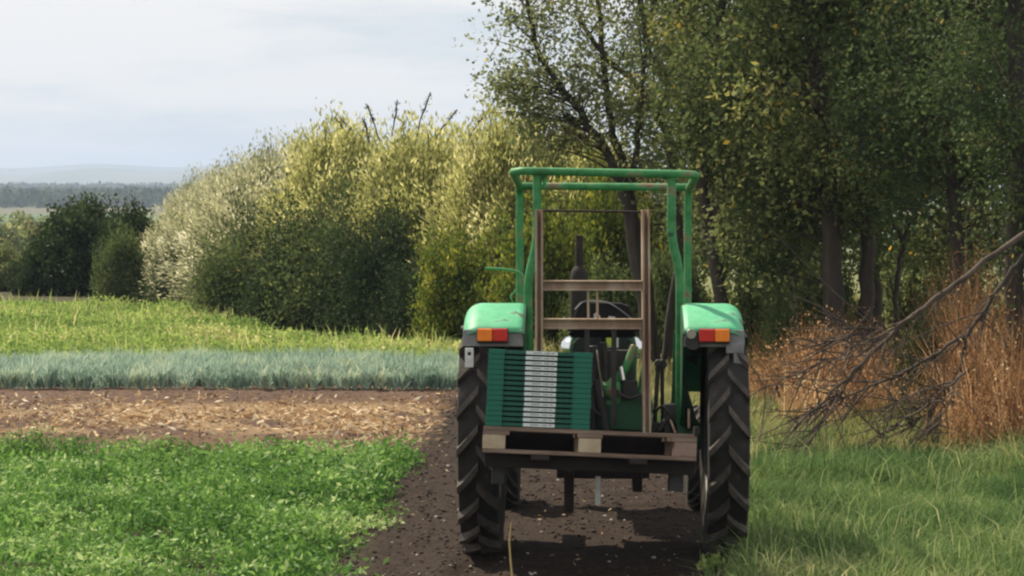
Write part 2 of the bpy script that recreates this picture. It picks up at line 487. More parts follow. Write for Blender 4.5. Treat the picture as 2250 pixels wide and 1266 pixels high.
# leeks
def leek_keep(x, y):
    return (1 - sstep(-0.1, 0.05, x - crop_edge(y) + (vnoise(x, y, .5, 50) - .5) * .2)) * (0.55 + 0.45 * vnoise(x, y, 0.6, 51))
px_, py_ = scatter(5600, -7.2, -0.4, 27.0, 29.3, leek_keep)
row = np.round((py_ - 27.0) / 0.5) * 0.5 + 27.0
py_ = row + rng.normal(0, 0.04, len(py_))
nb = 9
hp = np.repeat(rng.uniform(0.17, 0.30, len(px_)) * (0.85 + .3 * vnoise(px_, py_, 1.2, 52)), nb)
Pb = np.repeat(np.stack([px_, py_, ground_h(px_, py_) - 0.01], 1), nb, 0)
Pb[:, 2] += rng.uniform(0, 0.08, len(Pb))
ln = rng.normal(0, 0.11, (len(Pb), 2)); ln[:, 1] *= 0.6
Vb, Qb, Tb = blade_geo(Pb, hp * rng.uniform(0.7, 1.1, len(Pb)), rng.uniform(0.008, 0.017, len(Pb)), ln, rng.normal(0, .6, len(Pb)))
ti = np.clip(rng.normal(0.5, 0.24, len(Pb)) + .5 * (np.repeat(vnoise(px_, py_, .45, 152), nb) - .5) + np.repeat(rng.uniform(-.15, .15, len(px_)), nb), 0, 1)
bf = Buf(); bf.add(Vb, Qb, Tb, ti, ti)
tag(link('leek_rows', bf.mesh('leek_rows', M['leek'])), 'blue-green leek leaves in rows behind the dry brown strip', 'leeks', kind='stuff')

# weedy potato field behind the leeks
def weed_keep(x, y):
    far_edge = np.interp((x / y), [-0.21, -0.13, -0.11, -0.097, -0.07, -0.02], [45.5, 43, 39, 36.3, 34.5, 34])
    return (1 - sstep(-0.15, 0.1, x - crop_edge(y))) * (1 - sstep(-0.4, 0.3, y - far_edge)) * (0.45 + 0.55 * vnoise(x, y, 0.9, 55))
px_, py_ = scatter(16500, -10.8, -0.2, 29.4, 49, weed_keep)
nl = 11
w_h = 0.06 + 0.34 * vnoise(px_, py_, 0.7, 156) * fbm(px_, py_, 1.6, 56) ** 1.5
nv = np.repeat(fbm(px_, py_, 2.2, 57), nl)
Pc = np.repeat(np.stack([px_, py_, ground_h(px_, py_)], 1), nl, 0)
hh = np.repeat(w_h * rng.uniform(0.6, 1.3, len(px_)), nl)
u = rng.uniform(0.15, 1, len(Pc)) ** 0.7
ang = rng.uniform(0, 2 * PI, len(Pc)); rad = 0.13 * rng.uniform(0, 1, len(Pc)) ** 0.5
Pc[:, 0] += np.cos(ang) * rad; Pc[:, 1] += np.sin(ang) * rad; Pc[:, 2] += hh * u
hint = np.stack([np.cos(ang), np.sin(ang), np.full(len(Pc), 0.6)], 1)
V_, Q_ = leaf_geo(Pc, rng.uniform(0.035, 0.085, len(Pc)), 0.5, hint, 0.8)
bf = Buf(); bf.add(V_, Q_, tq=np.clip(-0.15 + nv * 1.25 + rng.normal(0, 0.16, len(Pc)), 0, 1))
# tall weeds and seed stalks
px_, py_ = scatter(5200, -10.6, -0.4, 29.6, 48.5, weed_keep)
n = len(px_)
hb = rng.uniform(0.15, 0.4, n) * (0.7 + 0.5 * vnoise(px_, py_, 2.0, 58))
ti = np.clip(rng.normal(0.7, .2, n), 0, 1)
Vb, Qb, Tb = blade_geo(np.stack([px_, py_, ground_h(px_, py_) - .01], 1), hb, rng.uniform(0.012, 0.028, n), rng.normal(0, 0.09, (n, 2)))
bf.add(Vb, Qb, Tb, ti, ti)
tag(link('weedy_field', bf.mesh('weedy_field', M['weed'])), 'yellow-green weeds and potato tops between leeks and hedge', 'weeds', kind='stuff')

# straw litter on the stubble strip
def straw_keep(x, y):
    d = (1 - sstep(-0.3, 0.2, x - crop_edge(y))) * np.exp(-((y - 23.2 - 0.6 * (vnoise(x, y, 1.4, 60) - .5)) / 1.6) ** 2)
    return d * (0.15 + 0.85 * sstep(0.4, 0.65, fbm(x, y, 0.8, 61))) + 0.012 * (1 - sstep(-0.1, 0.1, x - 1.3)) * (y < 21.5) * (x > crop_edge(y))
px_, py_ = scatter(60000, -5.6, 1.4, 13.4, 26.8, straw_keep)
n = len(px_)
P0 = np.stack([px_, py_, ground_h(px_, py_) + rng.uniform(0.004, 0.03, n) + 0.05 * sstep(.5, .8, vnoise(px_, py_, .35, 63)) * rng.uniform(0, 1, n)], 1)
hint = np.stack([rng.normal(0, 1, n), rng.normal(0, .6, n), rng.normal(0.0, 0.3, n)], 1)
V_, Q_ = leaf_geo(P0, np.where(py_ < 21, rng.uniform(.02, .05, n), rng.uniform(0.03, 0.11, n)), 0.28, unit(hint), 3.0)
bf = Buf(); bf.add(V_, Q_, tq=np.clip(rng.normal(0.5, .25, n), 0, 1))
tag(link('straw_litter', bf.mesh('straw_litter', M['straw'])), 'pale straw and dead leaf litter strewn over the brown soil strip', 'straw', kind='stuff')

# soil clods and pebbles on the track
def lumps(n, keep, smin, smax, name, mat, label, cat, box, sq=1.8):
    px_, py_ = scatter(n, *box, keep)
    n = len(px_)
    ico = np.array([(0, 0, 1), (.9, 0, .4), (.28, .85, .4), (-.72, .53, .4), (-.72, -.53, .4), (.28, -.85, .4), (0.7, 0.5, -.5), (-.7, .5, -.5), (0, -.9, -.5)])
    tri = np.array([(0, 1, 2), (0, 2, 3), (0, 3, 4), (0, 4, 5), (0, 5, 1), (1, 6, 2), (2, 6, 7), (2, 7, 3), (3, 7, 4), (4, 7, 8), (4, 8, 5), (5, 8, 1), (1, 8, 6)])
    s = smin * (smax / smin) ** (rng.uniform(0, 1, n) ** sq)
    VV = ico[None] * s[:, None, None] * rng.uniform(0.65, 1.25, (n, 9, 3)) * np.array([1, 1, .65])
    th = rng.uniform(0, 2 * PI, n); c, s_ = np.cos(th), np.sin(th)
    x = VV[..., 0] * c[:, None] - VV[..., 1] * s_[:, None]; y = VV[..., 0] * s_[:, None] + VV[..., 1] * c[:, None]
    VV = np.stack([x + px_[:, None], y + py_[:, None], VV[..., 2] + ground_h(px_, py_)[:, None] + s[:, None] * .2], -1)
    TT = (np.arange(n)[:, None, None] * 9 + tri[None]).reshape(-1, 3)
    me = np_mesh(name, VV.reshape(-1, 3), None, TT, mat, None, False)
    tag(link(name, me), label, cat, kind='stuff')
lumps(22000, lambda x, y: ((x > crop_edge(y) - .2) & (x < verge_edge(y) + .1)) | ((y > 21) & (x < crop_edge(y)) & (rng.uniform(0, 1, len(x)) < .25)), 0.005, 0.02, 'soil_clods', M['clod'],
      'crumbled dark soil clods lying over the track', 'soil clods', (-5.5, 1.6, 13.3, 27))
lumps(280, lambda x, y: (x > crop_edge(y)) & (x < verge_edge(y)), 0.005, 0.017, 'pebbles', M['pebble'],
      'small whitish pebbles scattered over the dark soil track', 'pebbles', (-1.2, 1.7, 13.3, 24))

# grass verge on the right
def verge_keep(x, y):
    return sstep(-0.15, 0.3, x - verge_edge(y) + (fbm(x, y, 0.6, 70) - .5) * 0.5) * (0.6 + 0.4 * vnoise(x, y, .4, 71))
def blades(n, box, keep, hfun, wmin, wmax, lean, tintf, mat, name, label, cat):
    px_, py_ = scatter(n, *box, keep)
    n = len(px_)
    h = hfun(px_, py_) * rng.uniform(0.5, 1.2, n)
    ln = rng.normal(0, 1, (n, 2)) * (h * lean)[:, None]
    ti = np.clip(tintf(px_, py_) + rng.normal(0, 0.17, n), 0, 1)
    Vb, Qb, Tb = blade_geo(np.stack([px_, py_, ground_h(px_, py_) - 0.01], 1), h, rng.uniform(wmin, wmax, n), ln)
    bf = Buf(); bf.add(Vb, Qb, Tb, ti, ti)
    return tag(link(name, bf.mesh(name, mat)), label, cat, kind='stuff')
blades(120000, (1.0, 5.2, 13.0, 24.5), verge_keep, lambda x, y: 0.07 + 0.3 * fbm(x, y, 0.7, 72) ** 1.3 * (1 + .5 * sstep(3, 4.5, x)), 0.005, 0.011, 0.6,
       lambda x, y: -0.12 + 1.05 * fbm(x, y, 0.6, 73) - 0.12 * sstep(16.5, 19, y) + 0.22 * (1 - sstep(13.8, 15.2, y)), M['grass'], 'grass', 'long green grass on the verge right of the tractor', 'grass')  # tint darkened farther back: tree shade put into the blade colour
blades(42000, (-1.2, 9, 24.5, 48), lambda x, y: (x > verge_edge(y)) & (x < y * .225) & ((x > crop_edge(y) + .15)), lambda x, y: 0.12 + 0.22 * fbm(x, y, 1.3, 75), 0.008, 0.02, 0.5,
       lambda x, y: 0.1 + 0.8 * fbm(x, y, 1.6, 76), M['pale_grass'], 'pale_grass', 'pale yellowish grass on the track beyond the tractor', 'grass')
tg = blades(2600, (1.2, 4.4, 13.0, 19.0), lambda x, y: verge_keep(x, y) * sstep(.45, .65, vnoise(x, y, .5, 173)), lambda x, y: 0.3 + 0.15 * fbm(x, y, 1.0, 72), 0.005, 0.01, 0.55,
       lambda x, y: 0.75 + 0 * x, M['grass'], 'tall_grass', 'tall pale grass stems sticking out of the verge', 'grass')
blades(17000, (1.3, 4.9, 18.4, 25.5), lambda x, y: sstep(18.4, 20.5, y + (fbm(x, y, .8, 181) - .5) * 3) * (x > verge_edge(y)) * (.25 + .75 * vnoise(x, y, .5, 182)), lambda x, y: 0.16 + 0.3 * fbm(x, y, .6, 183), 0.006, 0.012, 0.6,
       lambda x, y: 0.2 + 0.8 * fbm(x, y, .7, 184), M['pale_grass'], 'pale_grass', 'straggly yellow-green grass along the foot of the fallen branches', 'grass')
# rust brown dry undergrowth
def dry_keep(x, y):
    pxp = 1125 + x / y * F
    a = np.exp(-(((pxp - 1820) / 150) ** 4)) * ((y > 23.5) & (y < 27.5))
    b_ = np.exp(-(((pxp - 2200) / 115) ** 4)) * ((y > 19.8) & (y < 23.5))
    c_ = 0.35 * ((pxp > 1720) & (pxp < 2260)) * ((y > 22) & (y < 26))
    return np.clip(a + b_ + c_, 0, 1) * (0.4 + .6 * vnoise(x, y, .4, 77))
px_, py_ = scatter(60000, 2.0, 5.6, 19.5, 28, dry_keep)
n = len(px_)
hd = (0.2 + 1.35 * fbm(px_, py_, 0.45, 78) ** 1.5 * (0.75 + 0.75 * sstep(3.7, 4.1, px_) * (py_ < 23.6))) * rng.uniform(0.5, 1.25, n)
ti = np.clip(-0.25 + 1.3 * fbm(px_, py_, 0.4, 79) + rng.normal(0, .2, n), 0, 1)
P0 = np.stack([px_, py_, ground_h(px_, py_) - .01], 1)
Vb, Qb, Tb = blade_geo(P0, hd, rng.uniform(.005, .012, n), np.clip(rng.normal(0, 1, (n, 2)), -1.5, 1.5) * (np.minimum(hd, .7) * .4)[:, None])
bf = Buf(); bf.add(Vb, Qb, Tb, ti, ti)
kk = rng.integers(0, n, 60000)          # dead leaves and seed heads caught in it
Pl = P0[kk].copy(); Pl[:, 2] += hd[kk] * rng.uniform(.1, 1.05, len(kk)); Pl[:, :2] += rng.normal(0, .06, (len(kk), 2))
Vl, Ql = leaf_geo(Pl, rng.uniform(.015, .04, len(kk)), .5)
bf.add(Vl, Ql, tq=np.clip(ti[kk] + rng.normal(0, .15, len(kk)), 0, 1))
tag(link('dry_grass', bf.mesh('dry_grass', M['dry_grass'])), 'rust brown dead grass and bracken standing under the trees', 'dry grass', kind='stuff')

# ------------------------------------------------------------------ shrubs and trees
def qcurve(a, b, c, k):
    t_ = np.linspace(0, 1, k)[:, None]
    return (1 - t_) ** 2 * a + 2 * t_ * (1 - t_) * b + t_ ** 2 * c

def shrub_meshes(key, r, h, nstem, nleaf, lsize, aspect, lean=0.0, low=0.03, jit=0.1, start=0.35, mat=None, tintf=None, rough=0.15, upw=0.9, seed=0):
    """stems fan out from the base to an uneven dome; leaves along their outer parts"""
    st = np.random.default_rng(seed)
    lf = Buf(); sb = Buf()
    lump = st.normal(size=(7, 3)); lump = unit(lump); lump[:, 2] = np.abs(lump[:, 2])
    lw = st.uniform(-0.22, 0.22, 7)
    P_all = []; H_all = []; U_all = []; S_all = []
    for k in range(nstem):
        az = st.uniform(0, 2 * PI); cz = st.uniform(low, 1) ** 0.85
        d = np.array([math.cos(az) * math.sqrt(max(0, 1 - cz * cz)), math.sin(az) * math.sqrt(max(0, 1 - cz * cz)), cz])
        f = 1 + float(np.sum(lw * np.exp(-np.sum((lump - d) ** 2, 1) / 0.25))) + st.normal(0, rough * 0.5)
        f *= st.uniform(0.72, 1.0) if k % 3 else st.uniform(0.95, 1.08)
        end = d * np.array([r, r, h]) * f
        end[0] += lean * end[2]
        end[2] = max(end[2], 0.06)
        a0 = np.array([st.normal(0, r * .18), st.normal(0, r * .18), 0.0])
        midp = a0 * 0.6 + end * 0.45 + np.array([0, 0, 0.12 * h])
        c = qcurve(a0, midp, end, 7)
        sb.add(*tube_np(c, np.linspace(0.012 + 0.004 * h, 0.003, 7), 4))
        m = int(nleaf * (0.6 + 0.5 * f))
        u = st.uniform(start, 1.0, m)
        i0 = np.clip((u * 6).astype(int), 0, 5); fr = (u * 6 - i0)[:, None]
        P = c[i0] * (1 - fr) + c[i0 + 1] * fr
        tg = unit(c[i0 + 1] - c[i0])
        P = P + np.clip(st.normal(0, 1, (m, 3)), -1.8, 1.8) * jit * (0.35 + 0.65 * u[:, None])
        P[:, 2] = np.abs(P[:, 2])
        P_all.append(P); H_all.append(tg); U_all.append(u); S_all.append(np.full(m, st.normal(0, 0.12)))
    P = np.concatenate(P_all); H = np.concatenate(H_all); U = np.concatenate(U_all); S = np.concatenate(S_all)
    H[:, 2] += 0.25
    V_, Q_ = leaf_geo(P, st.uniform(lsize * .6, lsize * 1.3, len(P)), aspect, unit(H), upw)
    ti = tintf(P, U, S, r, h, st)
    lf.add(V_, Q_, tq=np.clip(ti, 0, 1))
    return lf.mesh(key + '_leaves', mat), sb.mesh(key + '_stems', M['bark'])

def put_shrub(name, meshes, px, D, label, cat, group=None, scale=(1, 1, 1), rz=0.0):
    x = gX(px, D)
    o = empty(name, (x, D, float(base_h(x, D)) - 0.02), rz)
    o.scale = scale
    tag(o, label, cat, group)
    link('foliage', meshes[0], o); link('stem', meshes[1], o)
    return o

def willow_tint(P, U, S, r, h, st):
    return 0.44 + S * 1.7 + st.normal(0, 0.09, len(P))
def plain_tint(P, U, S, r, h, st):
    return 0.42 + S * 1.3 + st.normal(0, 0.18, len(P))

WM = [shrub_meshes('willow', 1.0, 2.0, 680, 230, 0.064, 0.3, lean=0.10, mat=mm, tintf=willow_tint, jit=0.085, seed=s_, upw=2.2, start=.45, rough=.05) for s_, mm in ((11, M['willow']), (12, M['silver']), (13, M['willow']))]
WG = 'silvery willow shrubs of the hedge behind the field'
# name, px, D, top_y, half width px
wl = [
    (425, 47.5, 402, 85, 1, 'small pale willow shrub touching the dark shrubs, steep left end of the hedge', 1.0),
    (500, 45.5, 372, 115, 1, 'silvery willow shrub between the steep left end and the cream-topped part of the hedge', 0.0),
    (590, 44, 338, 150, 1, 'cream-topped willow shrub where the hedge begins to rise, left of the olive one', 1.3),
    (745, 41.5, 304, 165, 2, 'olive willow shrub left of the highest point of the hedge', 2.2),
    (925, 39, 268, 185, 0, 'tallest olive-green willow shrub with bare shoots sticking out of its top', 3.9),
    (1105, 37.5, 284, 175, 2, 'pale golden willow shrub just left of the roll frame of the tractor', 5.1),
    (1275, 37, 330, 170, 2, 'willow shrub seen through the green roll frame of the tractor', 0.7),
]
for px, D, ty, hw, k, lab, rz in wl:
    s = hw * D / F * 1.3
    put_shrub('willow_shrub', WM[k], px, D, lab, 'shrub', WG, (s, s * 0.95, top_z(ty, D) / 2.1), rz * 0.12)

# bare shoots out of the hedge top: each a thin dead twig belonging to the tall willow shrubs
def tube_obj(name, pts, radii, mat, parent=None, sides=6):
    V_, Q_ = tube_np([tuple(p_) for p_ in pts], radii, sides)
    me = np_mesh(name, V_, Q_, None, mat, None, True)
    return link(name, me, parent)
tall = [o for o in bpy.data.objects if o.get('label', '').startswith('tallest olive')][0]
wl3 = [o for o in bpy.data.objects if o.get('label', '').startswith('olive willow')][0]
wl5 = [o for o in bpy.data.objects if o.get('label', '').startswith('pale golden')][0]
bpy.context.view_layer.update()
for (x0, y0, x1, y1, par) in [(775, 300, 742, 266, wl3), (800, 292, 752, 266, wl3), (835, 285, 808, 236, tall), (812, 290, 800, 268, tall), (862, 282, 872, 228, tall),
                         (915, 275, 942, 210, tall), (960, 275, 1000, 250, tall), (1030, 280, 1062, 256, wl5), (730, 312, 716, 294, wl3)]:
    D = 38.8 if par is tall else (41.2 if par is wl3 else 37.3)
    a = at(x0, y0 + 25, D); c = at(x1 + (x1 - x0) * .15, y1 - 8, D); b_ = at(x0 * .5 + x1 * .5 + (x0 - x1) * .08, (y0 + y1) / 2 + 12, D)
    pts = qcurve(np.array(a), np.array(b_), np.array(c), 7)
    pts += rng.normal(0, 0.008, pts.shape)
    inv = np.array(par.matrix_world.inverted())
    V_, Q_ = tube_np(pts, [0.013, .012, .011, .013, .015, .013, .009], 5)
    ln_ = rng.uniform(0.5, 1, 60)
    i0 = np.clip((ln_ * 6).astype(int), 0, 5); Pl = pts[i0] * .5 + pts[np.minimum(i0 + 1, 6)] * .5 + rng.normal(0, .02, (60, 3))
    Vl, Ql = leaf_geo(Pl, np.full(60, .04), .4)
    V_ = np.concatenate([V_, Vl]); Q_ = np.concatenate([Q_, Ql + len(V_) - len(Vl)])
    V_ = V_ @ inv[:3, :3].T + inv[:3, 3]
    link('bare_shoot', np_mesh('bare_shoot', V_, Q_, None, M['bark'], None, False), par)

DM = [shrub_meshes('thorn', 1.0, 1.4, 330, 120, 0.07, 0.6, mat=M['dark_leaf'], tintf=plain_tint, jit=0.09, seed=s_, upw=.4) for s_ in (21, 22)]
LM = [shrub_meshes('light', 1.0, 1.4, 300, 110, 0.07, 0.6, mat=M['pale_tree_leaf'], tintf=plain_tint, jit=0.09, seed=51, upw=.4)]
MM = [shrub_meshes('bush', 1.0, 1.4, 300, 110, 0.07, 0.6, mat=M['mid_leaf'], tintf=plain_tint, jit=0.09, seed=s_, upw=.4) for s_ in (31, 32)]
YM = [shrub_meshes('yellow', 1.0, 1.4, 260, 110, 0.07, 0.62, mat=M['yellow_leaf'], tintf=plain_tint, jit=0.09, seed=s_, upw=.4, rough=.3) for s_ in (41, 42)]
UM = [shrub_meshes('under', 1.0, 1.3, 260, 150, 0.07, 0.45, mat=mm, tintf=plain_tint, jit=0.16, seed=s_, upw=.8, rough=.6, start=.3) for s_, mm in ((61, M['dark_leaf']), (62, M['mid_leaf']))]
RM = [shrub_meshes('round', 1.0, 1.3, 520, 130, 0.075, 0.6, mat=M['dark_leaf'], tintf=plain_tint, jit=0.08, seed=71 + k_, upw=.5, rough=.06) for k_ in (0, 1)]
def bush(name, ms, px, D, ty, hw, label, group=None, rz=0.0):
    s = hw * D / F
    return put_shrub(name, ms, px, D, label, 'shrub', group, (s, s, (top_z(ty, D) - float(base_h(gX(px, D), D))) / 1.45), rz)
bush('thorn_shrub', RM[0], 178, 50.5, 440, 132, 'broad round dark green shrub left of the hedge, against the distant plain')
bush('thorn_shrub', RM[1], 306, 48.8, 440, 96, 'narrow dark shrub touching the left end of the willow hedge', rz=1.0)
bush('thorn_shrub', DM[0], 85, 50, 555, 62, 'low dark shrub at the left foot of the broad round dark shrub', rz=2.0)
bush('green_bush', MM[0], 272, 46.6, 505, 58, 'small grey-green bush standing in front of the dark shrubs', rz=0.4)
bush('green_bush', LM[0], 8, 52, 528, 80, 'light green rounded bush at the left edge of the picture', rz=1.4)
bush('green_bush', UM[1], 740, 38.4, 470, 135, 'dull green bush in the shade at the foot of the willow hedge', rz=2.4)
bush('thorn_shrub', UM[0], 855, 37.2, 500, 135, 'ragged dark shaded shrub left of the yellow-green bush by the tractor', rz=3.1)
bush('thorn_shrub', UM[0], 640, 39.2, 500, 125, 'low dark shrub added as hedge shade along the edge of the weedy field', rz=0.6)  # added dark shrub standing in for the black shadow of the hedge
bush('thorn_shrub', UM[0], 940, 35.8, 580, 105, 'low dark shrub added as shade under the green and yellow bush left of the tractor', rz=1.9)  # also added, dark leaves in place of the hedge shadow
bush('thorn_shrub', UM[0], 425, 44.6, 545, 95, 'ragged dark shrub added as shade at the foot of the silvery left end of the hedge', rz=2.8)  # added so the willow foot turns dark like its shaded base
bush('green_bush', UM[1], 540, 41.2, 500, 125, 'ragged bush added as shade under the cream-topped part of the hedge', rz=4.1)  # added to fill the shadow gap at the hedge foot
bush('yellow_bush', YM[0], 1010, 34.6, 510, 105, 'green bush with bright yellow-green leaves just left of the tractor fender', rz=0.3)
bush('yellow_bush', YM[1], 1190, 33.8, 455, 125, 'yellowest bush, glowing behind the left upright of the mast', rz=1.5)
bush('yellow_bush', YM[0], 1330, 35, 400, 110, 'yellow-green bush seen behind the exhaust pipe', rz=2.5)
bush('green_bush', MM[1], 1350, 31.5, 560, 95, 'mid green bush behind the right upright of the mast', rz=2.0)
bush('green_bush', MM[0], 1480, 31, 540, 90, 'green bush behind the right posts of the roll frame', rz=5.0)

def tree(name, px, D, label, trunks, crown_c, crown_r, nclump, nleaf, lsize, mat, bark, cr=0.3, group=None, seed=0, limb_n=14, aspect=0.6, shell=0.3, cat='tree', droop=0.0, extra=()):
    """trunks: list of (list of (px,py) points, D, base radius px, tip radius px). crown_c/r in world metres relative to the foot"""
    st = np.random.default_rng(seed + 100)
    x0 = gX(px, D); z0 = float(base_h(x0, D)) - 0.03
    root = empty(name, (x0, D, z0)); tag(root, label, cat, group)
    org = np.array([x0, D, z0])
    sb = Buf(); lf = Buf()
    polys = []
    for pts, Dt, r0, r1 in trunks:
        W = [np.array(at(q[0], q[1], Dt if len(q) < 3 else q[2])) - org for q in pts]
        k = len(W)
        tt_ = np.linspace(0, k - 1, 4 * k)
        c = np.stack([np.interp(tt_, range(k), [w[j] for w in W]) for j in range(3)], 1)
        c[1:-1] = (c[:-2] + c[1:-1] * 2 + c[2:]) / 4
        c[1:-1] += st.normal(0, 0.012, c[1:-1].shape)
        rr = np.linspace(r0, r1, len(c)) * Dt / F
        sb.add(*tube_np(c, rr, 8))
        polys.append((c, rr))
    cents = []
    ells = [(np.array(crown_c), np.array(crown_r), nclump)] + [(np.array(e[0]), np.array(e[1]), e[2]) for e in extra]
    for cc, crr, nc in ells:
        for k in range(nc):
            d = unit(st.normal(size=(1, 3)))[0]
            rad = st.uniform(shell, 1) ** 0.5
            f = 1 + 0.18 * math.sin(3.1 * d[0] + 2.3 * d[2] + seed) + 0.12 * math.sin(5.7 * d[1] - 4.1 * d[2])
            cents.append(cc + d * crr * rad * f)
    cents = np.array(cents)
    P_all = []; T_all = []; H_all = []
    for idx, ce in enumerate(cents):
        # a limb or twig from the nearest trunk point below
        best = None
        for c, rr in polys:
            dd = np.linalg.norm(c - ce, axis=1) + np.maximum(0, c[:, 2] - ce[2] + .2) * 2
            j = int(np.argmin(dd))
            if best is None or dd[j] < best[0]: best = (dd[j], c[j], rr[j])
        s0 = best[1]
        r_l = min(best[2] * 0.5, 0.05 if idx < limb_n else 0.012)
        mid = (s0 + ce) / 2 + np.array([0, 0, 0.12]) + st.normal(0, 0.08, 3)
        cv = qcurve(s0, mid, ce, 6)
        sb.add(*tube_np(cv, np.linspace(r_l, 0.003, 6), 4))
        if idx < limb_n: polys.append((cv[2:], np.linspace(r_l, .005, 6)[2:]))
        for q in range(3):
            e2 = ce + st.normal(0, cr * 0.8, 3)
            sb.add(*tube_np(qcurve(cv[4], (cv[4] + e2) / 2 + st.normal(0, .03, 3), e2, 4), np.linspace(0.005, 0.002, 4), 3))
        m = int(nleaf * st.uniform(0.5, 1.4))
        g = np.clip(st.normal(0, 1, (m, 3)), -1.7, 1.7) * cr * st.uniform(.6, 1.2) * np.array([1, 1, 0.65])
        g[:, 2] -= droop * np.abs(st.normal(0, .3, m))
        P_all.append(ce + g); T_all.append(np.full(m, st.normal(0.45, 0.22)) + st.normal(0, 0.09, m))
        H_all.append(unit(g + 1e-4))
    P = np.concatenate(P_all); Tn = np.concatenate(T_all); H = np.concatenate(H_all)
    gold = st.uniform(0, 1, len(P)) < 0.006
    Tn = np.clip(Tn, 0, 0.94); Tn[gold] = 1
    k_ = P[:, 2] > 0.05
    P, Tn, H = P[k_], Tn[k_], H[k_]
    V_, Q_ = leaf_geo(P, st.uniform(lsize * .6, lsize * 1.25, len(P)), aspect, H, 0.5, -0.2)
    lf.add(V_, Q_, tq=Tn)
    link('trunk', sb.mesh('trunk', bark, True), root)
    link('crown', lf.mesh('crown', mat), root)
    return root

# airy multi-stemmed tree behind the tractor
tree('leafy_tree', 1425, 29, 'airy pale-leaved tree with several leaning stems rising behind the tractor, sky showing through',
     [([(1430, 830), (1405, 600), (1372, 420), (1330, 330), (1262, 230), (1180, 120), (1150, -60)], 29, 17, 4),
      ([(1440, 830), (1420, 600), (1385, 430), (1350, 300), (1330, 180), (1310, -60)], 29.2, 15, 5),
      ([(1380, 420), (1400, 330), (1410, 200), (1440, -40)], 29.1, 8, 4),
      ([(1455, 830), (1500, 560), (1470, 300), (1420, 200), (1330, 130), (1270, 40)], 29.3, 12, 5),
      ([(1600, 800), (1575, 430), (1530, 300), (1480, 200), (1420, 100), (1400, -60)], 29.4, 13, 6)],
     (-0.75, 0, 4.15), (1.35, 1.3, 1.5), 105, 82, 0.062, M['pale_tree_leaf'], M['bark'], cr=0.19, seed=1, limb_n=26, shell=.1,
     extra=[((-1.4, 0, 3.4), (.55, .6, .35), 20), ((-1.15, 0, 2.9), (.4, .5, .38), 18), ((-.7, 0, 3.2), (.5, .5, .5), 10), ((0.1, 0.1, 3.2), (.55, .7, .9), 30), ((-0.2, 0, 6.2), (1.8, 1.6, 1.4), 70), ((-.1, 0, 2.5), (.5, .4, .4), 10)])
TG = 'dense dark trees along the right edge of the track'
T = M['tree_leaf']
M['shade_leaf'] = leaf_mat('shaded_green_leaf', [(0.0, (0.035, 0.06, 0.025)), (0.45, (0.07, 0.11, 0.042)), (0.8, (0.13, 0.17, 0.06)), (0.94, (0.2, 0.23, 0.09)), (1.0, (0.45, 0.3, 0.07))], 0.35)  # darker copy of the tree leaf, shade put into its colours
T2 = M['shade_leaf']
tree('broadleaf_tree', 1590, 27, 'dark tree nearest the tractor, slim trunk leaning left of the pale stem',
     [([(1598, 870), (1590, 700), (1560, 520), (1545, 430), (1560, 200), (1600, -80)], 27, 19, 9), ([(1560, 500), (1640, 300), (1700, 60)], 27, 9, 4)],
     (0.15, 0, 3.6), (0.95, 1.1, 2.2), 85, 170, 0.072, T, M['bark'], cr=0.24, seed=2, group=TG, extra=[((0.1, 0.1, 6.2), (1.3, 1.3, 1.2), 40), ((0.3, 0.3, 1.6), (.5, .5, .5), 9)])
tree('broadleaf_tree', 1690, 28.5, 'slender pale-stemmed tree right of the rear fender',
     [([(1692, 840), (1684, 650), (1682, 420), (1665, 200), (1650, -100)], 28.5, 8, 4), ([(1744, 840), (1742, 640), (1715, 480), (1700, 300)], 28.3, 7, 4)],
     (0.15, 0, 3.3), (0.8, 0.9, 1.7), 60, 170, 0.06, T, M['bark_pale'], cr=0.24, seed=3, group=TG, extra=[((0.1, 0, 1.6), (.45, .4, .6), 12)])
tree('broadleaf_tree', 1850, 25.5, 'stout twin-trunked dark tree above the rust brown dead grass',
     [([(1838, 900), (1832, 650), (1822, 420), (1800, 200), (1760, -100)], 25.5, 27, 14), ([(1898, 890), (1900, 700), (1908, 500), (1880, 300), (1900, -100)], 25.7, 20, 11)],
     (0.1, 0, 3.4), (1.25, 1.2, 1.5), 110, 180, 0.072, T, M['bark'], cr=0.26, seed=4, group=TG, extra=[((0, 0, 5.4), (1.7, 1.5, 1.7), 70), ((-.75, .4, 1.9), (.4, .5, .6), 12), ((0, .5, 2.3), (1.1, .3, .5), 22)])
tree('broadleaf_tree', 1972, 26.5, 'small thin forked tree in front of the pale gap between the trunks',
     [([(1966, 880), (1968, 720), (1975, 600), (1985, 530), (1950, 460), (1920, 380)], 26.5, 7, 4), ([(1985, 530), (2010, 470), (2040, 420)], 26.5, 5, 3)],
     (0.1, 0, 2.5), (0.6, 0.6, 0.55), 26, 110, 0.05, T, M['bark'], cr=0.2, seed=5, group=TG)
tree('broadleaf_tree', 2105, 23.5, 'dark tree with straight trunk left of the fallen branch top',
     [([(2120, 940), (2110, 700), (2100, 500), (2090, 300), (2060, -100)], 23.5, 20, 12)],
     (0.0, 0, 3.3), (1.1, 1.1, 1.35), 100, 180, 0.055, T2, M['bark'], cr=0.25, seed=6, group=TG, extra=[((0, 0, 5.0), (1.5, 1.4, 1.4), 50), ((.3, .1, 2.1), (.6, .4, .35), 10)])
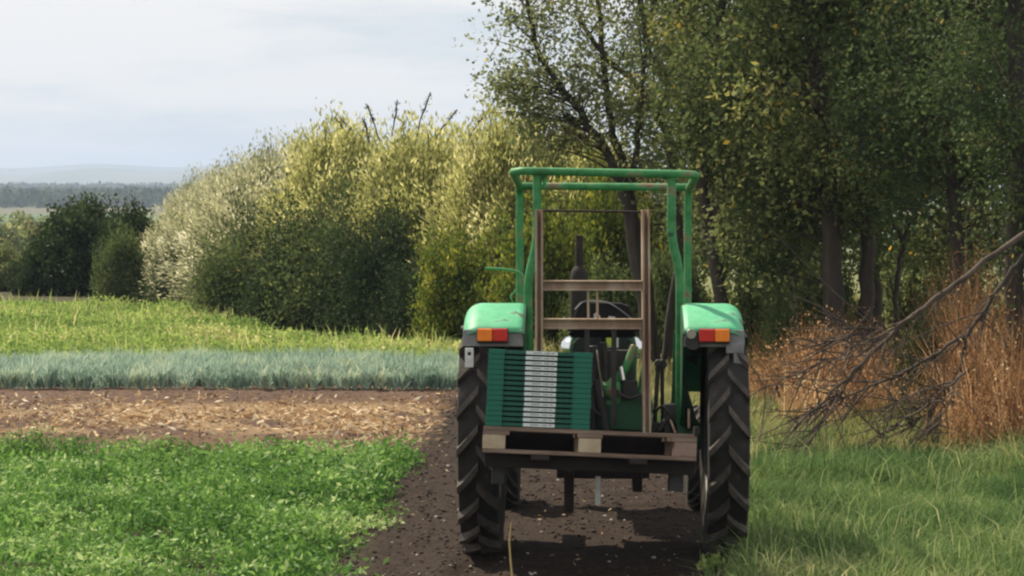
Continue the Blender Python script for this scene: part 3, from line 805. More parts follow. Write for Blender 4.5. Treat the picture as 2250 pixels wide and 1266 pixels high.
tree('broadleaf_tree', 2225, 21.5, 'darkest tree at the right edge of the picture with fallen branches at its foot',
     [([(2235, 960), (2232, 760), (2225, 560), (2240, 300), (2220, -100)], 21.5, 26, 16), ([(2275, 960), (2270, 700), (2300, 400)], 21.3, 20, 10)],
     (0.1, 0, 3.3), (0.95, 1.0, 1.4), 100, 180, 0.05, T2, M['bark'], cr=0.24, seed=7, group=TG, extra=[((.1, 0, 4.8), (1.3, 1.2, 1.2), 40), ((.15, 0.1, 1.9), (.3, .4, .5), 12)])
# second row that closes the wood behind
for k, (px, D, lab) in enumerate([(1640, 33, 'background tree filling the wood behind the slender pale-stemmed tree'), (1780, 32, 'background tree glimpsed left of the stout twin trunks'),
                                  (2150, 29, 'background tree behind the straight dark trunk on the right'),
                                  (1520, 36, 'background tree seen right of the roll frame'), (1930, 34, 'background tree behind the pale gap between the trunks')]):
    tree('background_tree', px, D, lab, [([(px, 810), (px - 8, 600), (px + 5, 300), (px, -100)], D, 16, 7)],
         (0.0, 0, 3.4), (1.3, 1.1, 2.0), 75, 190, 0.075, T, M['bark'], cr=0.3, seed=20 + k, group='trees of the second row in the wood', extra=[((0, 0, 1.7), (1.0, .6, .9), 22), ((0, 0, 6.0), (1.5, 1.3, 1.2), 30)])
bush('green_bush', LM[0], 2020, 36, 480, 130, 'light green bush seen through the gap between the trunks', rz=1.1)
bush('green_bush', MM[1], 1650, 26.6, 600, 70, 'dark ivy-like bush just right of the tractor fender', rz=2.1)
bush('green_bush', MM[0], 1765, 29, 560, 95, 'shaded green bush behind the slim trunks right of the tractor', rz=0.8)
bush('green_bush', UM[1], 1715, 25.6, 640, 40, 'narrow green sapling rising out of the dead grass right of the fender', rz=.3)
bush('green_bush', UM[1], 2185, 22.4, 690, 45, 'small green bush among the tall dead grass at the right edge', rz=2.3)
bush('green_bush', MM[1], 1845, 27.5, 560, 75, 'green bush growing between and behind the stout twin trunks', rz=1.3)
bush('thorn_shrub', UM[0], 2030, 22.8, 720, 80, 'low dark green shrub among the fallen branches', rz=0.8)

# far trees in the valley on the left
for k, (px, D, ty, r, lab) in enumerate([(55, 135, 452, 1.3, 'hazy tall tree in the valley at the left edge'), (118, 160, 470, 1.5, 'hazy tree right of the tallest valley tree'),
                                      (-5, 125, 488, 1.3, 'hazy tree cut by the left edge of the picture')]):
    x = gX(px, D); zb = float(base_h(x, D)); h = top_z(ty, D) - zb
    rt = tree('valley_tree', px, D, lab, [([(px, 405 + F * (CAM_Z - zb) / D), (px, ty + 40)], D, 8, 3)], (0, 0, h * 0.56), (r, r, h * .44), 110, 60, 0.24, M['pale_tree_leaf'], M['bark'],
              cr=0.32, seed=40 + k, group='trees in the valley', aspect=.8)
# far-off woods: one mass
bf = Buf()
for (D0, D1, n, lo, hi, sc) in [(900, 1500, 2600, 5, 9, 2.2), (1900, 2800, 2600, 6, 12, 3.5)]:
    wx = rng.uniform(-0.23, 0.02, n); wy = rng.uniform(D0, D1, n); wx = wx * wy
    keep = fbm(wx * .5, wy, 150, 90) > 0.36
    wx, wy = wx[keep], wy[keep]; n = len(wx)
    m = 16
    ce = np.repeat(np.stack([wx, wy, base_h(wx, wy)], 1), m, 0)
    hz = np.repeat(rng.uniform(lo, hi, n), m) * 0.75
    g = unit(rng.normal(size=(n * m, 3)))
    P = ce + g * np.stack([hz * .45, hz * .45, hz * .5], 1); P[:, 2] += hz * .5
    V_, Q_ = leaf_geo(P, np.full(n * m, sc), 0.9)
    bf.add(V_, Q_, tq=rng.uniform(0, 1, n * m))
tag(link('distant_woods', bf.mesh('distant_woods', M['dark_leaf'])), 'far-off woods across the plain under the blue hills', 'woods', kind='stuff')

# ------------------------------------------------------------------ fallen branches
def branch(name, label, paths, mat=M['dead_wood'], group='fallen branches in front of the trees', ntw=0, seed=0):
    st = np.random.default_rng(seed + 300)
    foot = at(*paths[0][0][-1]); root_o = Vector((foot.x, foot.y, 0))
    bf = Buf(); tw = Buf()
    main = []
    for pts, r0, r1 in paths:
        W = np.array([tuple(at(*q)) for q in pts]) - np.array(root_o)
        k = len(W); tt_ = np.linspace(0, k - 1, 5 * k)
        c = np.stack([np.interp(tt_, range(k), W[:, j]) for j in range(3)], 1)
        c[1:-1] = (c[:-2] + 2 * c[1:-1] + c[2:]) / 4
        c[1:-1] += st.normal(0, 0.008, c[1:-1].shape)
        c[:, 2] = np.maximum(c[:, 2], 0.01)
        bf.add(*tube_np(c, np.linspace(r0, r1, len(c)) * .78, 7)); main.append(c)
    for q in range(ntw):
        c = main[st.integers(len(main))]; j = st.integers(len(c) // 4, len(c) - 1)
        d = unit((c[min(j + 1, len(c) - 1)] - c[j - 1])[None])[0]
        L = st.uniform(0.25, 0.8)
        e = c[j] + (d * st.uniform(.3, 1) + st.normal(0, .45, 3) * np.array([1, .5, 1])) * L
        e[2] = max(e[2], 0.02)
        tw.add(*tube_np(qcurve(c[j], (c[j] + e) / 2 + st.normal(0, .06, 3), e, 6), np.linspace(0.007, .002, 6), 4))
    o = link(name, bf.mesh(name, mat, True), None, root_o)
    tag(o, label, 'branch', group)
    if ntw: link('twigs', tw.mesh('twigs', mat, True), o)
    return o
branch('fallen_branch', 'longest fallen branch slanting from the top right edge down to the verge',
       [([(2290, 480, 20.5), (2150, 588, 20.3), (2020, 682, 20.1), (1900, 790, 20.0), (1810, 880, 19.8), (1745, 940, 19.6)], 0.034, 0.012),
        ([(2020, 682, 20.1), (1930, 742, 20), (1800, 800, 19.8), (1660, 860, 19.6)], 0.016, 0.004),
        ([(1900, 790, 20.0), (1850, 860, 19.9), (1790, 960, 19.6), (1740, 1010, 19.4)], 0.016, 0.004),
        ([(1990, 705, 20.1), (1880, 735, 19.9), (1790, 760, 19.8)], .008, .003)], ntw=150, seed=1)
branch('fallen_branch', 'darker crooked fallen branch below and right of the longest one',
       [([(2250, 560, 20.9), (2205, 620, 20.9), (2130, 730, 20.8), (2020, 800, 20.6), (1880, 865, 20.3), (1730, 925, 20)], 0.032, 0.006),
        ([(2130, 730, 20.8), (2100, 830, 20.6), (2050, 900, 20.4), (1990, 950, 20.2)], 0.022, .006)], ntw=120, seed=5, mat=M['bark'])
branch('fallen_branch', 'lowest grey fallen branch ending in the green grass',
       [([(2130, 810, 20.2), (2060, 872, 20.0), (1970, 935, 19.8), (1875, 988, 19.6)], 0.017, 0.006),
        ([(2110, 830, 20.1), (2080, 900, 19.9), (2050, 960, 19.7)], .010, .004), ([(2090, 840, 20.1), (1990, 870, 19.9), (1900, 950, 19.7)], .012, .003)], ntw=45, seed=3)

# ------------------------------------------------------------------ mesh builder for man-made things
class MB:
    def __init__(s): s.v = []; s.f = []; s.m = []
    def _add(s, vs, fs, mi=0):
        b0 = len(s.v); s.v += [Vector(q) for q in vs]
        s.f += [[i_ + b0 for i_ in f] for f in fs]; s.m += [mi] * len(fs)
    def box(s, c, d, rot=None, mi=0, taper=1.0):
        vs = []
        for z in (-.5, .5):
            k = taper if z > 0 else 1.0
            for x, y in ((-.5, -.5), (.5, -.5), (.5, .5), (-.5, .5)):
                q = Vector((x * d[0] * k, y * d[1] * k, z * d[2]))
                if rot is not None: q = rot @ q
                vs.append(q + Vector(c))
        s._add(vs, [(3, 2, 1, 0), (4, 5, 6, 7), (0, 1, 5, 4), (1, 2, 6, 5), (2, 3, 7, 6), (3, 0, 4, 7)], mi)
        return s
    def tube(s, pts, r, sides=12, mi=0, caps=True):
        pts = [Vector(q) for q in pts]; n = len(pts)
        rr = r if isinstance(r, (list, tuple)) else [r] * n
        vs = []; prev = None
        for i_, q in enumerate(pts):
            d = (pts[min(i_ + 1, n - 1)] - pts[max(i_ - 1, 0)]).normalized()
            if prev is None:
                a = d.cross(Vector((0.1, 0.2, 1)));
                if a.length < .1: a = d.cross(Vector((1, 0, 0)))
            else: a = prev - d * prev.dot(d)
            a.normalize(); prev = a; b_ = d.cross(a)
            for k in range(sides):
                th = 2 * PI * k / sides
                vs.append(q + (a * math.cos(th) + b_ * math.sin(th)) * rr[i_])
        fs = []
        for i_ in range(n - 1):
            for k in range(sides):
                k2 = (k + 1) % sides
                fs.append((i_ * sides + k, i_ * sides + k2, (i_ + 1) * sides + k2, (i_ + 1) * sides + k))
        if caps: fs += [tuple(range(sides))[::-1], tuple((n - 1) * sides + k for k in range(sides))]
        s._add(vs, fs, mi); return s
    def lathe(s, prof, c, axis='X', seg=48, mi=0, closed=False):
        """prof: (along axis, radius)"""
        vs = []; m = len(prof)
        for k in range(seg):
            th = 2 * PI * k / seg
            for a, r in prof:
                if axis == 'X': q = Vector((a, r * math.cos(th), r * math.sin(th)))
                elif axis == 'Y': q = Vector((r * math.cos(th), a, r * math.sin(th)))
                else: q = Vector((r * math.cos(th), r * math.sin(th), a))
                vs.append(q + Vector(c))
        fs = []
        mm = m if closed else m - 1
        for k in range(seg):
            k2 = (k + 1) % seg
            for j in range(mm):
                j2 = (j + 1) % m
                fs.append((k * m + j, k * m + j2, k2 * m + j2, k2 * m + j))
        s._add(vs, fs, mi); return s
    def prism(s, poly, c, t_, plane='XZ', mi=0):
        n = len(poly); vs = []
        for sg in (-.5, .5):
            for a, b_ in poly:
                if plane == 'XZ': q = (a, sg * t_, b_)
                elif plane == 'YZ': q = (sg * t_, a, b_)
                else: q = (a, b_, sg * t_)
                vs.append(Vector(q) + Vector(c))
        fs = [tuple(range(n))[::-1], tuple(range(n, 2 * n))] + [(i_, (i_ + 1) % n, n + (i_ + 1) % n, n + i_) for i_ in range(n)]
        s._add(vs, fs, mi); return s
    def build(s, name, mats, parent=None, smooth=None, bevel=0.0, loc=None):
        me = bpy.data.meshes.new(name)
        me.from_pydata([tuple(q) for q in s.v], [], s.f)
        mats = mats if isinstance(mats, (list, tuple)) else [mats]
        for m_ in mats: me.materials.append(m_)
        for p_, mi in zip(me.polygons, s.m): p_.material_index = mi
        bm = bmesh.new(); bm.from_mesh(me)
        bmesh.ops.recalc_face_normals(bm, faces=bm.faces); bm.to_mesh(me); bm.free()
        o = bpy.data.objects.new(name, me); COL.objects.link(o)
        if parent: o.parent = parent
        if loc is not None: o.location = loc
        if smooth is not None:
            for p_ in me.polygons: p_.use_smooth = True
            me.set_sharp_from_angle(angle=R(smooth))
        if bevel:
            b_ = o.modifiers.new('bevel', 'BEVEL'); b_.width = bevel; b_.segments = 2; b_.limit_method = 'ANGLE'; b_.angle_limit = R(40)
        return o

def rounded(pts, r=0.06, n=5):
    pts = [Vector(q) for q in pts]; out_ = [pts[0]]
    for a, b_, c in zip(pts, pts[1:], pts[2:]):
        u_ = (a - b_); v_ = (c - b_)
        rr = min(r, u_.length * .45, v_.length * .45)
        p0 = b_ + u_.normalized() * rr; p1 = b_ + v_.normalized() * rr
        for k in range(n + 1):
            t_ = k / n
            out_.append(p0 * (1 - t_) ** 2 + b_ * 2 * t_ * (1 - t_) + p1 * t_ ** 2)
    out_.append(pts[-1]); return out_

M['paint'] = surf_mat('green_paint', [(0.3, (0.02, 0.11, 0.03)), (0.45, (0.035, 0.2, 0.06)), (0.54, (0.055, 0.25, 0.085)), (0.58, (0.16, 0.21, 0.10)), (0.64, (0.19, 0.12, 0.07))], 0.55, 7, bump=0.08, bscale=25)
M['paint_dark'] = surf_mat('dark_green_paint', [(0.3, (0.012, 0.05, 0.022)), (0.6, (0.02, 0.1, 0.04))], 0.5, 7)
M['paint_faded'] = surf_mat('faded_green_paint', [(0.33, (0.035, 0.2, 0.095)), (0.40, (0.065, 0.34, 0.17)), (0.55, (0.085, 0.42, 0.215)), (0.6, (0.13, 0.44, 0.26)), (0.63, (0.06, 0.16, 0.085)), (0.67, (0.16, 0.11, 0.07))], 0.55, 5, detail=8, bump=0.06, bscale=20)
M['lug'] = surf_mat('lit_worn_lug_rubber', [(0.35, (0.035, 0.03, 0.027)), (0.55, (0.08, 0.066, 0.056)), (0.7, (0.17, 0.13, 0.10))], 0.8, 7, bump=0.3, bscale=60)  # paler than the tread: sun highlight put into the colour, plus dusty wear
M['rubber'] = surf_mat('tyre_rubber', [(0.35, (0.015, 0.013, 0.012)), (0.6, (0.028, 0.024, 0.022)), (0.75, (0.06, 0.05, 0.042))], 0.8, 11, bump=0.3, bscale=60)
M['black'] = surf_mat('black_metal', [(0.35, (0.012, 0.011, 0.012)), (0.7, (0.04, 0.035, 0.033))], 0.5, 12)
M['grey'] = surf_mat('grey_metal', [(0.35, (0.16, 0.165, 0.17)), (0.7, (0.28, 0.28, 0.28))], 0.5, 12, metal=0.2)
M['rust'] = surf_mat('rusty_steel', [(0.3, (0.19, 0.11, 0.07)), (0.5, (0.35, 0.25, 0.175)), (0.65, (0.47, 0.38, 0.29)), (0.8, (0.24, 0.12, 0.06))], 0.85, 5, bump=0.15, stretch=(1, 1, .4))
M['rust_dark'] = surf_mat('dark_rusty_steel', [(0.3, (0.014, 0.010, 0.009)), (0.7, (0.036, 0.024, 0.019))], 0.85, 8, bump=0.15)
M['beam'] = surf_mat('near_black_beam', [(0.3, (0.008, 0.006, 0.005)), (0.7, (0.02, 0.014, 0.011))], 0.9, 8)  # even near-black brown over the whole beam
M['stalk'] = surf_mat('dry_stalk', [(0.3, (0.45, 0.33, 0.12)), (0.7, (0.65, 0.5, 0.22))], 0.8, 20)
M['chrome'] = surf_mat('chrome', [(0.3, (0.7, 0.7, 0.7)), (0.7, (0.85, 0.85, 0.85))], 0.12, 5, metal=1.0)
M['red_lens'] = surf_mat('red_lens', [(0.3, (0.5, 0.02, 0.015)), (0.7, (0.62, 0.035, 0.02))], 0.25, 20)
M['orange_lens'] = surf_mat('orange_lens', [(0.3, (0.85, 0.2, 0.02)), (0.7, (0.95, 0.28, 0.03))], 0.25, 20)
M['white'] = surf_mat('dirty_white', [(0.3, (0.5, 0.5, 0.48)), (0.7, (0.75, 0.75, 0.73))], 0.6, 15)
M['yellow'] = surf_mat('yellow_sticker', [(0.3, (0.55, 0.6, 0.05)), (0.7, (0.7, 0.7, 0.1))], 0.6, 15)
M['seat'] = surf_mat('seat_vinyl', [(0.35, (0.010, 0.009, 0.009)), (0.7, (0.022, 0.019, 0.019))], 0.75, 9, spec=.2)
M['foam'] = surf_mat('worn_foam', [(0.3, (0.4, 0.38, 0.35)), (0.7, (0.65, 0.62, 0.58))], 0.9, 25)
M['wood'] = surf_mat('pallet_wood', [(0.3, (0.09, 0.058, 0.042)), (0.5, (0.17, 0.115, 0.085)), (0.75, (0.34, 0.25, 0.19))], 0.85, 5, bump=0.2, bscale=30, stretch=(.35, 3, 3))
M['wood_pale'] = surf_mat('pallet_block_wood', [(0.3, (0.3, 0.225, 0.145)), (0.7, (0.52, 0.42, 0.29))], 0.85, 9, bump=0.15)
M['wood_red'] = surf_mat('weathered_block_wood', [(0.3, (0.2, 0.13, 0.1)), (0.7, (0.3, 0.21, 0.17))], 0.85, 9, bump=0.15)
M['crate'] = surf_mat('crate_plastic', [(0.3, (0.008, 0.115, 0.07)), (0.7, (0.012, 0.145, 0.092))], 0.5, 4, spec=.3)
M['crate_dark'] = surf_mat('crate_recess', [(0.3, (0.006, 0.075, 0.05)), (0.7, (0.008, 0.095, 0.06))], 0.6, 4)
M['crate_gap'] = surf_mat('crate_shadow_gap', [(0.3, (0.004, 0.03, 0.02)), (0.7, (0.005, 0.04, 0.027))], 0.7, 4)
M['card'] = surf_mat('label_card', [(0.30, (0.32, 0.36, 0.35)), (0.4, (0.6, 0.65, 0.62)), (0.7, (0.72, 0.76, 0.73))], 0.7, 55, detail=3, stretch=(1, 1, .5))

# ------------------------------------------------------------------ tractor
TX, TY, YAW = 0.558, 15.0, R(-2.1)
tr = empty('tractor', (TX, TY, -0.012), YAW)
tag(tr, 'old green farm tractor seen from behind with open roll frame and tall narrow rear wheels', 'tractor')

def tyre(Rr, w, nl, lug_h, name='tyre', parent=None, skew=0.21, chev=-1):
    mb = MB()
    h = w / 2
    ri = Rr - lug_h
    prof = [(-h * .8, Rr * .58), (-h * .98, Rr * .68), (-h * 1.02, Rr * .82), (-h * .93, ri - .018), (-h * .55, ri - .004), (0, ri),
            (h * .55, ri - .004), (h * .93, ri - .018), (h * 1.02, Rr * .82), (h * .98, Rr * .68), (h * .8, Rr * .58), (h * .5, Rr * .56), (-h * .5, Rr * .56)]
    mb.lathe(prof, (0, 0, 0), 'X', 72, closed=True)
    # chevron lugs: curved bars from the centre line to the shoulder
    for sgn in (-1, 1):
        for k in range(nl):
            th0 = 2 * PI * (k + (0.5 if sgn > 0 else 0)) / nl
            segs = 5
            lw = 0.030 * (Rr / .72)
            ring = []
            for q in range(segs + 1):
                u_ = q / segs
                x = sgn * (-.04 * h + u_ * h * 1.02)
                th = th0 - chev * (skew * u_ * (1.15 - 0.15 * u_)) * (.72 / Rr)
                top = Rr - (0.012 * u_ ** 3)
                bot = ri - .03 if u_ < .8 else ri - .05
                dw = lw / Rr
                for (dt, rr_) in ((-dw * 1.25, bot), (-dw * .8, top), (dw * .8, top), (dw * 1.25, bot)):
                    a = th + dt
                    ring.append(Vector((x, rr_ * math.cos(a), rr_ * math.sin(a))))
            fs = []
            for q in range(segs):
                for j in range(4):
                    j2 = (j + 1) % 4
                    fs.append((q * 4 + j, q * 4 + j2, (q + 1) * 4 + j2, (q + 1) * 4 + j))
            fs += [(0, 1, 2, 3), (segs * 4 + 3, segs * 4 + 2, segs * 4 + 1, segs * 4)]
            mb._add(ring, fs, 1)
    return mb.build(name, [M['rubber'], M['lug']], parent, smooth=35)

def wheel(x, y, Rr, w, nl, lug, side):
    we = empty('wheel', (x, y, Rr)); we.parent = tr
    tyre(Rr, w, nl, lug, 'tyre', we)
    mb = MB()
    r_ = Rr * .58
    mb.lathe([(-w * .42, r_), (-w * .40, r_ * .93), (-w * .1, r_ * .88), (side * w * .10, r_ * .80), (side * w * .12, r_ * .35), (side * w * .2, r_ * .3), (side * w * .2, 0.0)], (0, 0, 0), 'X', 40)
    mb.lathe([(-w * .1, r_ * .88), (w * .40, r_ * .93), (w * .42, r_)], (0, 0, 0), 'X', 40)
    for k in range(6):
        a = k * PI / 3
        mb.tube([(side * w * .12, math.cos(a) * r_ * .22, math.sin(a) * r_ * .22), (side * w * .26, math.cos(a) * r_ * .22, math.sin(a) * r_ * .22)], .012, 6)
    mb.build('rim', M['grey'], we, smooth=40)
    return we
WX = 0.738
for sgn in (-1, 1):
    wheel(sgn * WX, 0, 0.72, 0.245, 19, 0.042, sgn)
    wheel(sgn * 0.665, 2.15, 0.36, 0.16, 18, 0.015, sgn)

# fenders
def fender(sgn):
    e = empty('fender', (sgn * 0.655, 0, 0)); e.parent = tr
    mb = MB()
    hw = 0.185; cz = .72; Ro = .815
    # cross section: flat top with rounded outer shoulder, extruded along an arc
    sec = []
    for k in range(9):
        a = k / 8 * PI / 2
        sec.append((hw - .10 + .10 * math.sin(a), -.09 * (1 - math.cos(a))))
    sec = [(-hw, -.028), (-hw + .012, -.006), (-hw + .04, 0.0)] + sec + [(hw, -.115)]
    rings = []
    angs = [R(a) for a in np.linspace(-35, 75, 26)]
    for th in angs:
        for (x, dz) in sec:
            rr_ = Ro + dz
            rings.append(Vector((sgn * x, rr_ * math.sin(th), cz + rr_ * math.cos(th))))
    m_ = len(sec); fs = []
    for i_ in range(len(angs) - 1):
        for j in range(m_ - 1):
            fs.append((i_ * m_ + j, i_ * m_ + j + 1, (i_ + 1) * m_ + j + 1, (i_ + 1) * m_ + j))
    mb._add(rings, fs)
    o = mb.build('fender_shell', M['paint_faded'], e, smooth=50)
    sol = o.modifiers.new('sheet', 'SOLIDIFY'); sol.thickness = 0.006; sol.offset = -1
    # inner side wall of the fender
    pts = [(Ro * math.sin(th), cz + (Ro - .012) * math.cos(th)) for th in angs]
    pts = pts + [(.55, .75), (.1, .72), (-.3, .95)]
    mb = MB(); mb.prism(pts, (-sgn * (hw - .002), 0, 0), .006, 'YZ')
    mb.build('side_panel', M['paint_dark'], e)
    return e
YR = -math.sin(R(35)) * .81
for sgn in (-1, 1):
    e = fender(sgn)
    zr = .72 + .81 * math.cos(R(35))      # rear edge height of the fender
    # grey bracket plate behind which the lamp hangs
    mb = MB()
    mb.box((0.0, YR + .02, zr - .035), (.36, .012, .10))
    mb.build('lamp_bracket', M['grey'], e, bevel=.004)
    lx = 0.0 if sgn > 0 else 0.0
    mb = MB()
    mb.box((lx, YR - .015, zr - .018), (.186, .05, .09), mi=2)
    red_c = -.045; org_c = .045
    if sgn < 0: red_c, org_c = org_c, red_c
    mb.box((lx + red_c, YR - .048, zr - .012), (.088, .03, .074), mi=0)
    mb.box((lx + org_c, YR - .048, zr - .012), (.086, .03, .074), mi=1)
    mb.build('tail_light', [M['red_lens'], M['orange_lens'], M['black']], e, bevel=.006)
    mb = MB()
    if sgn > 0:
        mb.box((.145, YR - .0, zr - .14), (.06, .008, .16)); mb.box((.12, YR - .003, zr - .09), (.10, .008, .06))
        mb.build('mud_flap', M['grey'], e, bevel=.004)
        mb = MB(); mb.lathe([(0, .0), (0, .028), (.03, .034), (.055, .02), (.055, 0)], (-.135, YR - .03, zr - .005), 'Y', 16)
        mb.build('number_plate_lamp', M['chrome'], e, smooth=40)
        mb = MB(); mb.lathe([(0, .0), (0, .045), (.04, .048), (.07, .02), (.07, 0)], (-.125, YR - .02, zr - .055), 'Y', 18)
        mb.build('socket', M['black'], e, smooth=40)
    else:
        mb.box((-.135, YR - .09, zr - .145), (.05, .008, .115)); mb.build('reflector_plate', M['white'], e, bevel=.004)
        mb = MB(); mb.box((-.135, YR - .05, zr - .12), (.02, .09, .02)); mb.build('plate_bracket', M['black'], e)

# roll frame
TR_ = 0.025
zr_, zf_ = 2.335, 2.262
mb = MB()
loop = [(-.55, 1.16, 1.18), (-.55, 1.17, zf_ - .03), (-.556, 1.02, zf_ + .01), (-.556, 0.06, zr_), (-.50, -.0, zr_ + .008), (.50, -.0, zr_ - .012), (.566, .06, zr_ - .018), (.566, 1.02, zf_ - .01), (.555, 1.17, zf_ - .04), (.555, 1.16, 1.18)]
mb.tube(rounded(loop, .07, 6), TR_, 14)
mb.tube([(-.55, 1.14, zf_ - .012), (.555, 1.14, zf_ - .02)], TR_ * .98, 14)
# rear posts, set in and bent outwards
mb.tube(rounded([(-.405, .02, zr_ - .0), (-.405, .02, 1.9), (-.46, .02, 1.7), (-.46, .02, .72)], .1), .027, 14)
mb.tube(rounded([(.415, .02, zr_ - .01), (.415, .02, 1.93), (.468, .02, 1.73), (.468, .02, .72)], .1), .027, 14)
mb.tube([(-.375, .03, zr_ - .02), (-.405, .2, zr_ - .02)], .022, 10); mb.tube([(.385, .03, zr_ - .02), (.415, .2, zr_ - .02)], .022, 10)
mb.tube([(-.405, .02, zr_ - .03), (-.36, .02, zr_ - .03), (-.36, .02, zr_ - .09)], .012, 8)
# foot gussets
for sgn in (-1, 1):
    mb.prism([(sgn * .43, 1.36), (sgn * .475, 1.36), (sgn * .52, 1.0), (sgn * .585, .78), (sgn * .585, .66), (sgn * .40, .66), (sgn * .42, 1.0)], (0, .05, 0), .03, mi=1)
mb.build('roll_frame', [M['paint'], M['paint_dark']], tr, smooth=50)
# clamp bands
mb = MB()
mb.lathe([(-.012, .0285), (.012, .0285)], (.415, .02, 1.955), 'Z', 14); mb.build('clamp_band', M['paint_dark'], tr)


# mirror arm on the left
mb = MB()
mb.tube(rounded([(-.74, .35, 1.735), (-.62, .35, 1.732), (-.50, .35, 1.71), (-.47, .35, 1.55), (-.46, .3, 1.45)], .12, 7), .009, 8)
mb.tube([(-.555, .33, 1.5), (-.58, .33, 1.56), (-.545, .33, 1.60)], .006, 6)
mb.build('mirror_arm', M['paint'], tr, smooth=50)

# hood, dash, exhaust, headlights
mb = MB()
mb.prism([(-.21, .70), (.21, .70), (.225, 1.18), (.20, 1.28), (.14, 1.31), (-.14, 1.31), (-.20, 1.28), (-.225, 1.18)], (0, 1.75, 0), 1.3, 'XZ')
mb.build('hood', M['paint_dark'], tr, bevel=.02)
mb = MB()
mb.prism([(-.19, .92), (.19, .92), (.2, 1.22), (.13, 1.29), (-.13, 1.29), (-.2, 1.22)], (0, 1.075, 0), .03, 'XZ', mi=0)
mb.box((.04, 1.055, 1.235), (.12, .006, .085), mi=1); mb.box((.035, 1.05, 1.235), (.07, .006, .06), mi=2)
mb.build('dashboard', [M['black'], M['white'], M['yellow']], tr, bevel=.004)
mb = MB()
ex = -.165
mb.lathe([(1.2, 0), (1.2, .055), (1.22, .062), (1.60, .062), (1.66, .058), (1.69, .035), (1.70, .026), (1.90, .026), (1.91, .026), (1.91, .02), (1.80, .02)], (ex, 1.9, 0), 'Z', 22)
mb.build('exhaust_pipe', M['rust_dark'], tr, smooth=40)
for sgn in (-1, 1):
    mb = MB()
    mb.lathe([(0, .0), (-.0, .025), (.02, .055), (.06, .075), (.11, .083), (.14, .083), (.14, .07)], (sgn * .215, 1.95, 1.125), 'Y', 24, mi=0)
    mb.lathe([(.135, .078), (.15, .05), (.155, 0)], (sgn * .215, 1.95, 1.125), 'Y', 24, mi=1)
    mb.box((sgn * .19, 2.02, 1.02), (.03, .05, .05), mi=2)
    mb.build('headlight', [M['chrome'], M['white'], M['black']], tr, smooth=50)

# seat
st_e = empty('seat', (-.005, .18, 0)); st_e.parent = tr
mb = MB()
prof = [(-.235, 1.355), (-.20, 1.375), (-.155, 1.50), (-.125, 1.535), (.115, 1.53), (.165, 1.51), (.205, 1.40), (.235, 1.355)]
mb.prism(prof, (0, 0, 0), .07, 'XZ')
mb.build('backrest', M['seat'], st_e, bevel=.02)
mb = MB(); mb.box((0, .24, 1.335), (.42, .42, .05)); mb.build('cushion', M['seat'], st_e, bevel=.03)
mb = MB()
mb.tube(rounded([(-.17, -.042, 1.49), (-.12, -.045, 1.545), (.03, -.045, 1.54), (.13, -.045, 1.475), (.215, -.045, 1.40)], .05), .004, 6)
mb.build('piping', M['grey'], st_e, smooth=60)
mb = MB()
mb.prism([(-.045, 1.39), (.0, 1.39), (-.015, 1.45), (-.035, 1.475), (-.055, 1.46)], (0, -.037, 0), .01)
mb.prism([(.055, 1.395), (.15, 1.395), (.155, 1.415), (.08, 1.425)], (0, -.037, 0), .01)
mb.prism([(.03, 1.43), (.075, 1.43), (.08, 1.445), (.04, 1.45)], (0, -.037, 0), .01)
mb.build('torn_foam', M['foam'], st_e)
mb = MB(); mb.tube([(0, .2, .9), (0, .2, 1.15)], .05); mb.box((0, .1, .98), (.14, .1, .28)); mb.build('seat_post', M['black'], st_e, bevel=.01)

# steering wheel + column
mb = MB()
ring = [(0 + .17 * math.cos(a), .80 + .17 * math.sin(a) * .8, 1.345 + .17 * math.sin(a) * .15) for a in np.linspace(0, 2 * PI, 28)]
mb.tube(ring, .012, 8, caps=False)
for a in (0.5, 2.6, 4.7):
    mb.tube([(0, .80, 1.33), (.17 * math.cos(a), .80 + .17 * math.sin(a) * .8, 1.345 + .17 * math.sin(a) * .15)], .007, 6)
mb.tube([(0, .80, 1.33), (0, 1.05, 1.0)], .02, 10)
mb.build('steering_wheel', M['black'], tr, smooth=60)

# transmission, axle, hydraulics
mb = MB()
mb.box((0, .0, .68), (1.15, .16, .16)); mb.tube([(-.6, 0, .72), (.6, 0, .72)], .085, 16)
mb.prism([(-.17, .48), (.17, .48), (.20, .62), (.19, .86), (.13, .93), (-.13, .93), (-.19, .86), (-.20, .62)], (0.02, .25, 0), .9)
mb.build('transmission_housing', M['paint_dark'], tr, bevel=.02)
mb = MB()
mb.prism([(-.07, .80), (.25, .78), (.27, .95), (.2, 1.02), (.13, 1.06), (.02, 1.08), (-.04, 1.06), (-.09, .98)], (0.03, -.22, 0), .2, mi=1)
mb.tube([(.19, -.28, .84), (.27, -.3, 1.30)], .022, 8)
mb.tube([(.02, -.34, 1.02), (.13, -.36, 1.16), (.19, -.34, 1.30)], .028, 8)
mb.lathe([(-.06, .05), (0, .07), (.06, .05)], (.04, -.34, 1.04), 'X', 14)
mb.prism([(-.02, .93), (.1, .95), (.12, 1.07), (.03, 1.05), (-.06, .98)], (0.0, -.335, 0), .03)
mb.build('hydraulic_lift', [M['paint'], M['paint_dark']], tr, bevel=.012)
mb = MB()
for (p0, p1, r_) in [((-.06, -.38, 1.30), (-.06, -.38, .80), .028), ((-.035, -.40, 1.1), (.02, -.42, .78), .03), ((.0, -.36, 1.32), (.02, -.36, 1.05), .022),
                    ((.31, -.2, .8), (.33, -.2, 1.17), .014), ((.36, -.15, .8), (.355, -.15, 1.16), .012), ((.33, -.3, .78), (.42, -.3, .9), .02)]:
    mb.tube([p0, p1], r_, 10)
mb.box((.075, -.3, 1.12), (.19, .08, .30)); mb.box((-.02, -.2, 1.0), (.1, .06, .4)); mb.box((.16, -.35, 1.04), (.09, .06, .1))
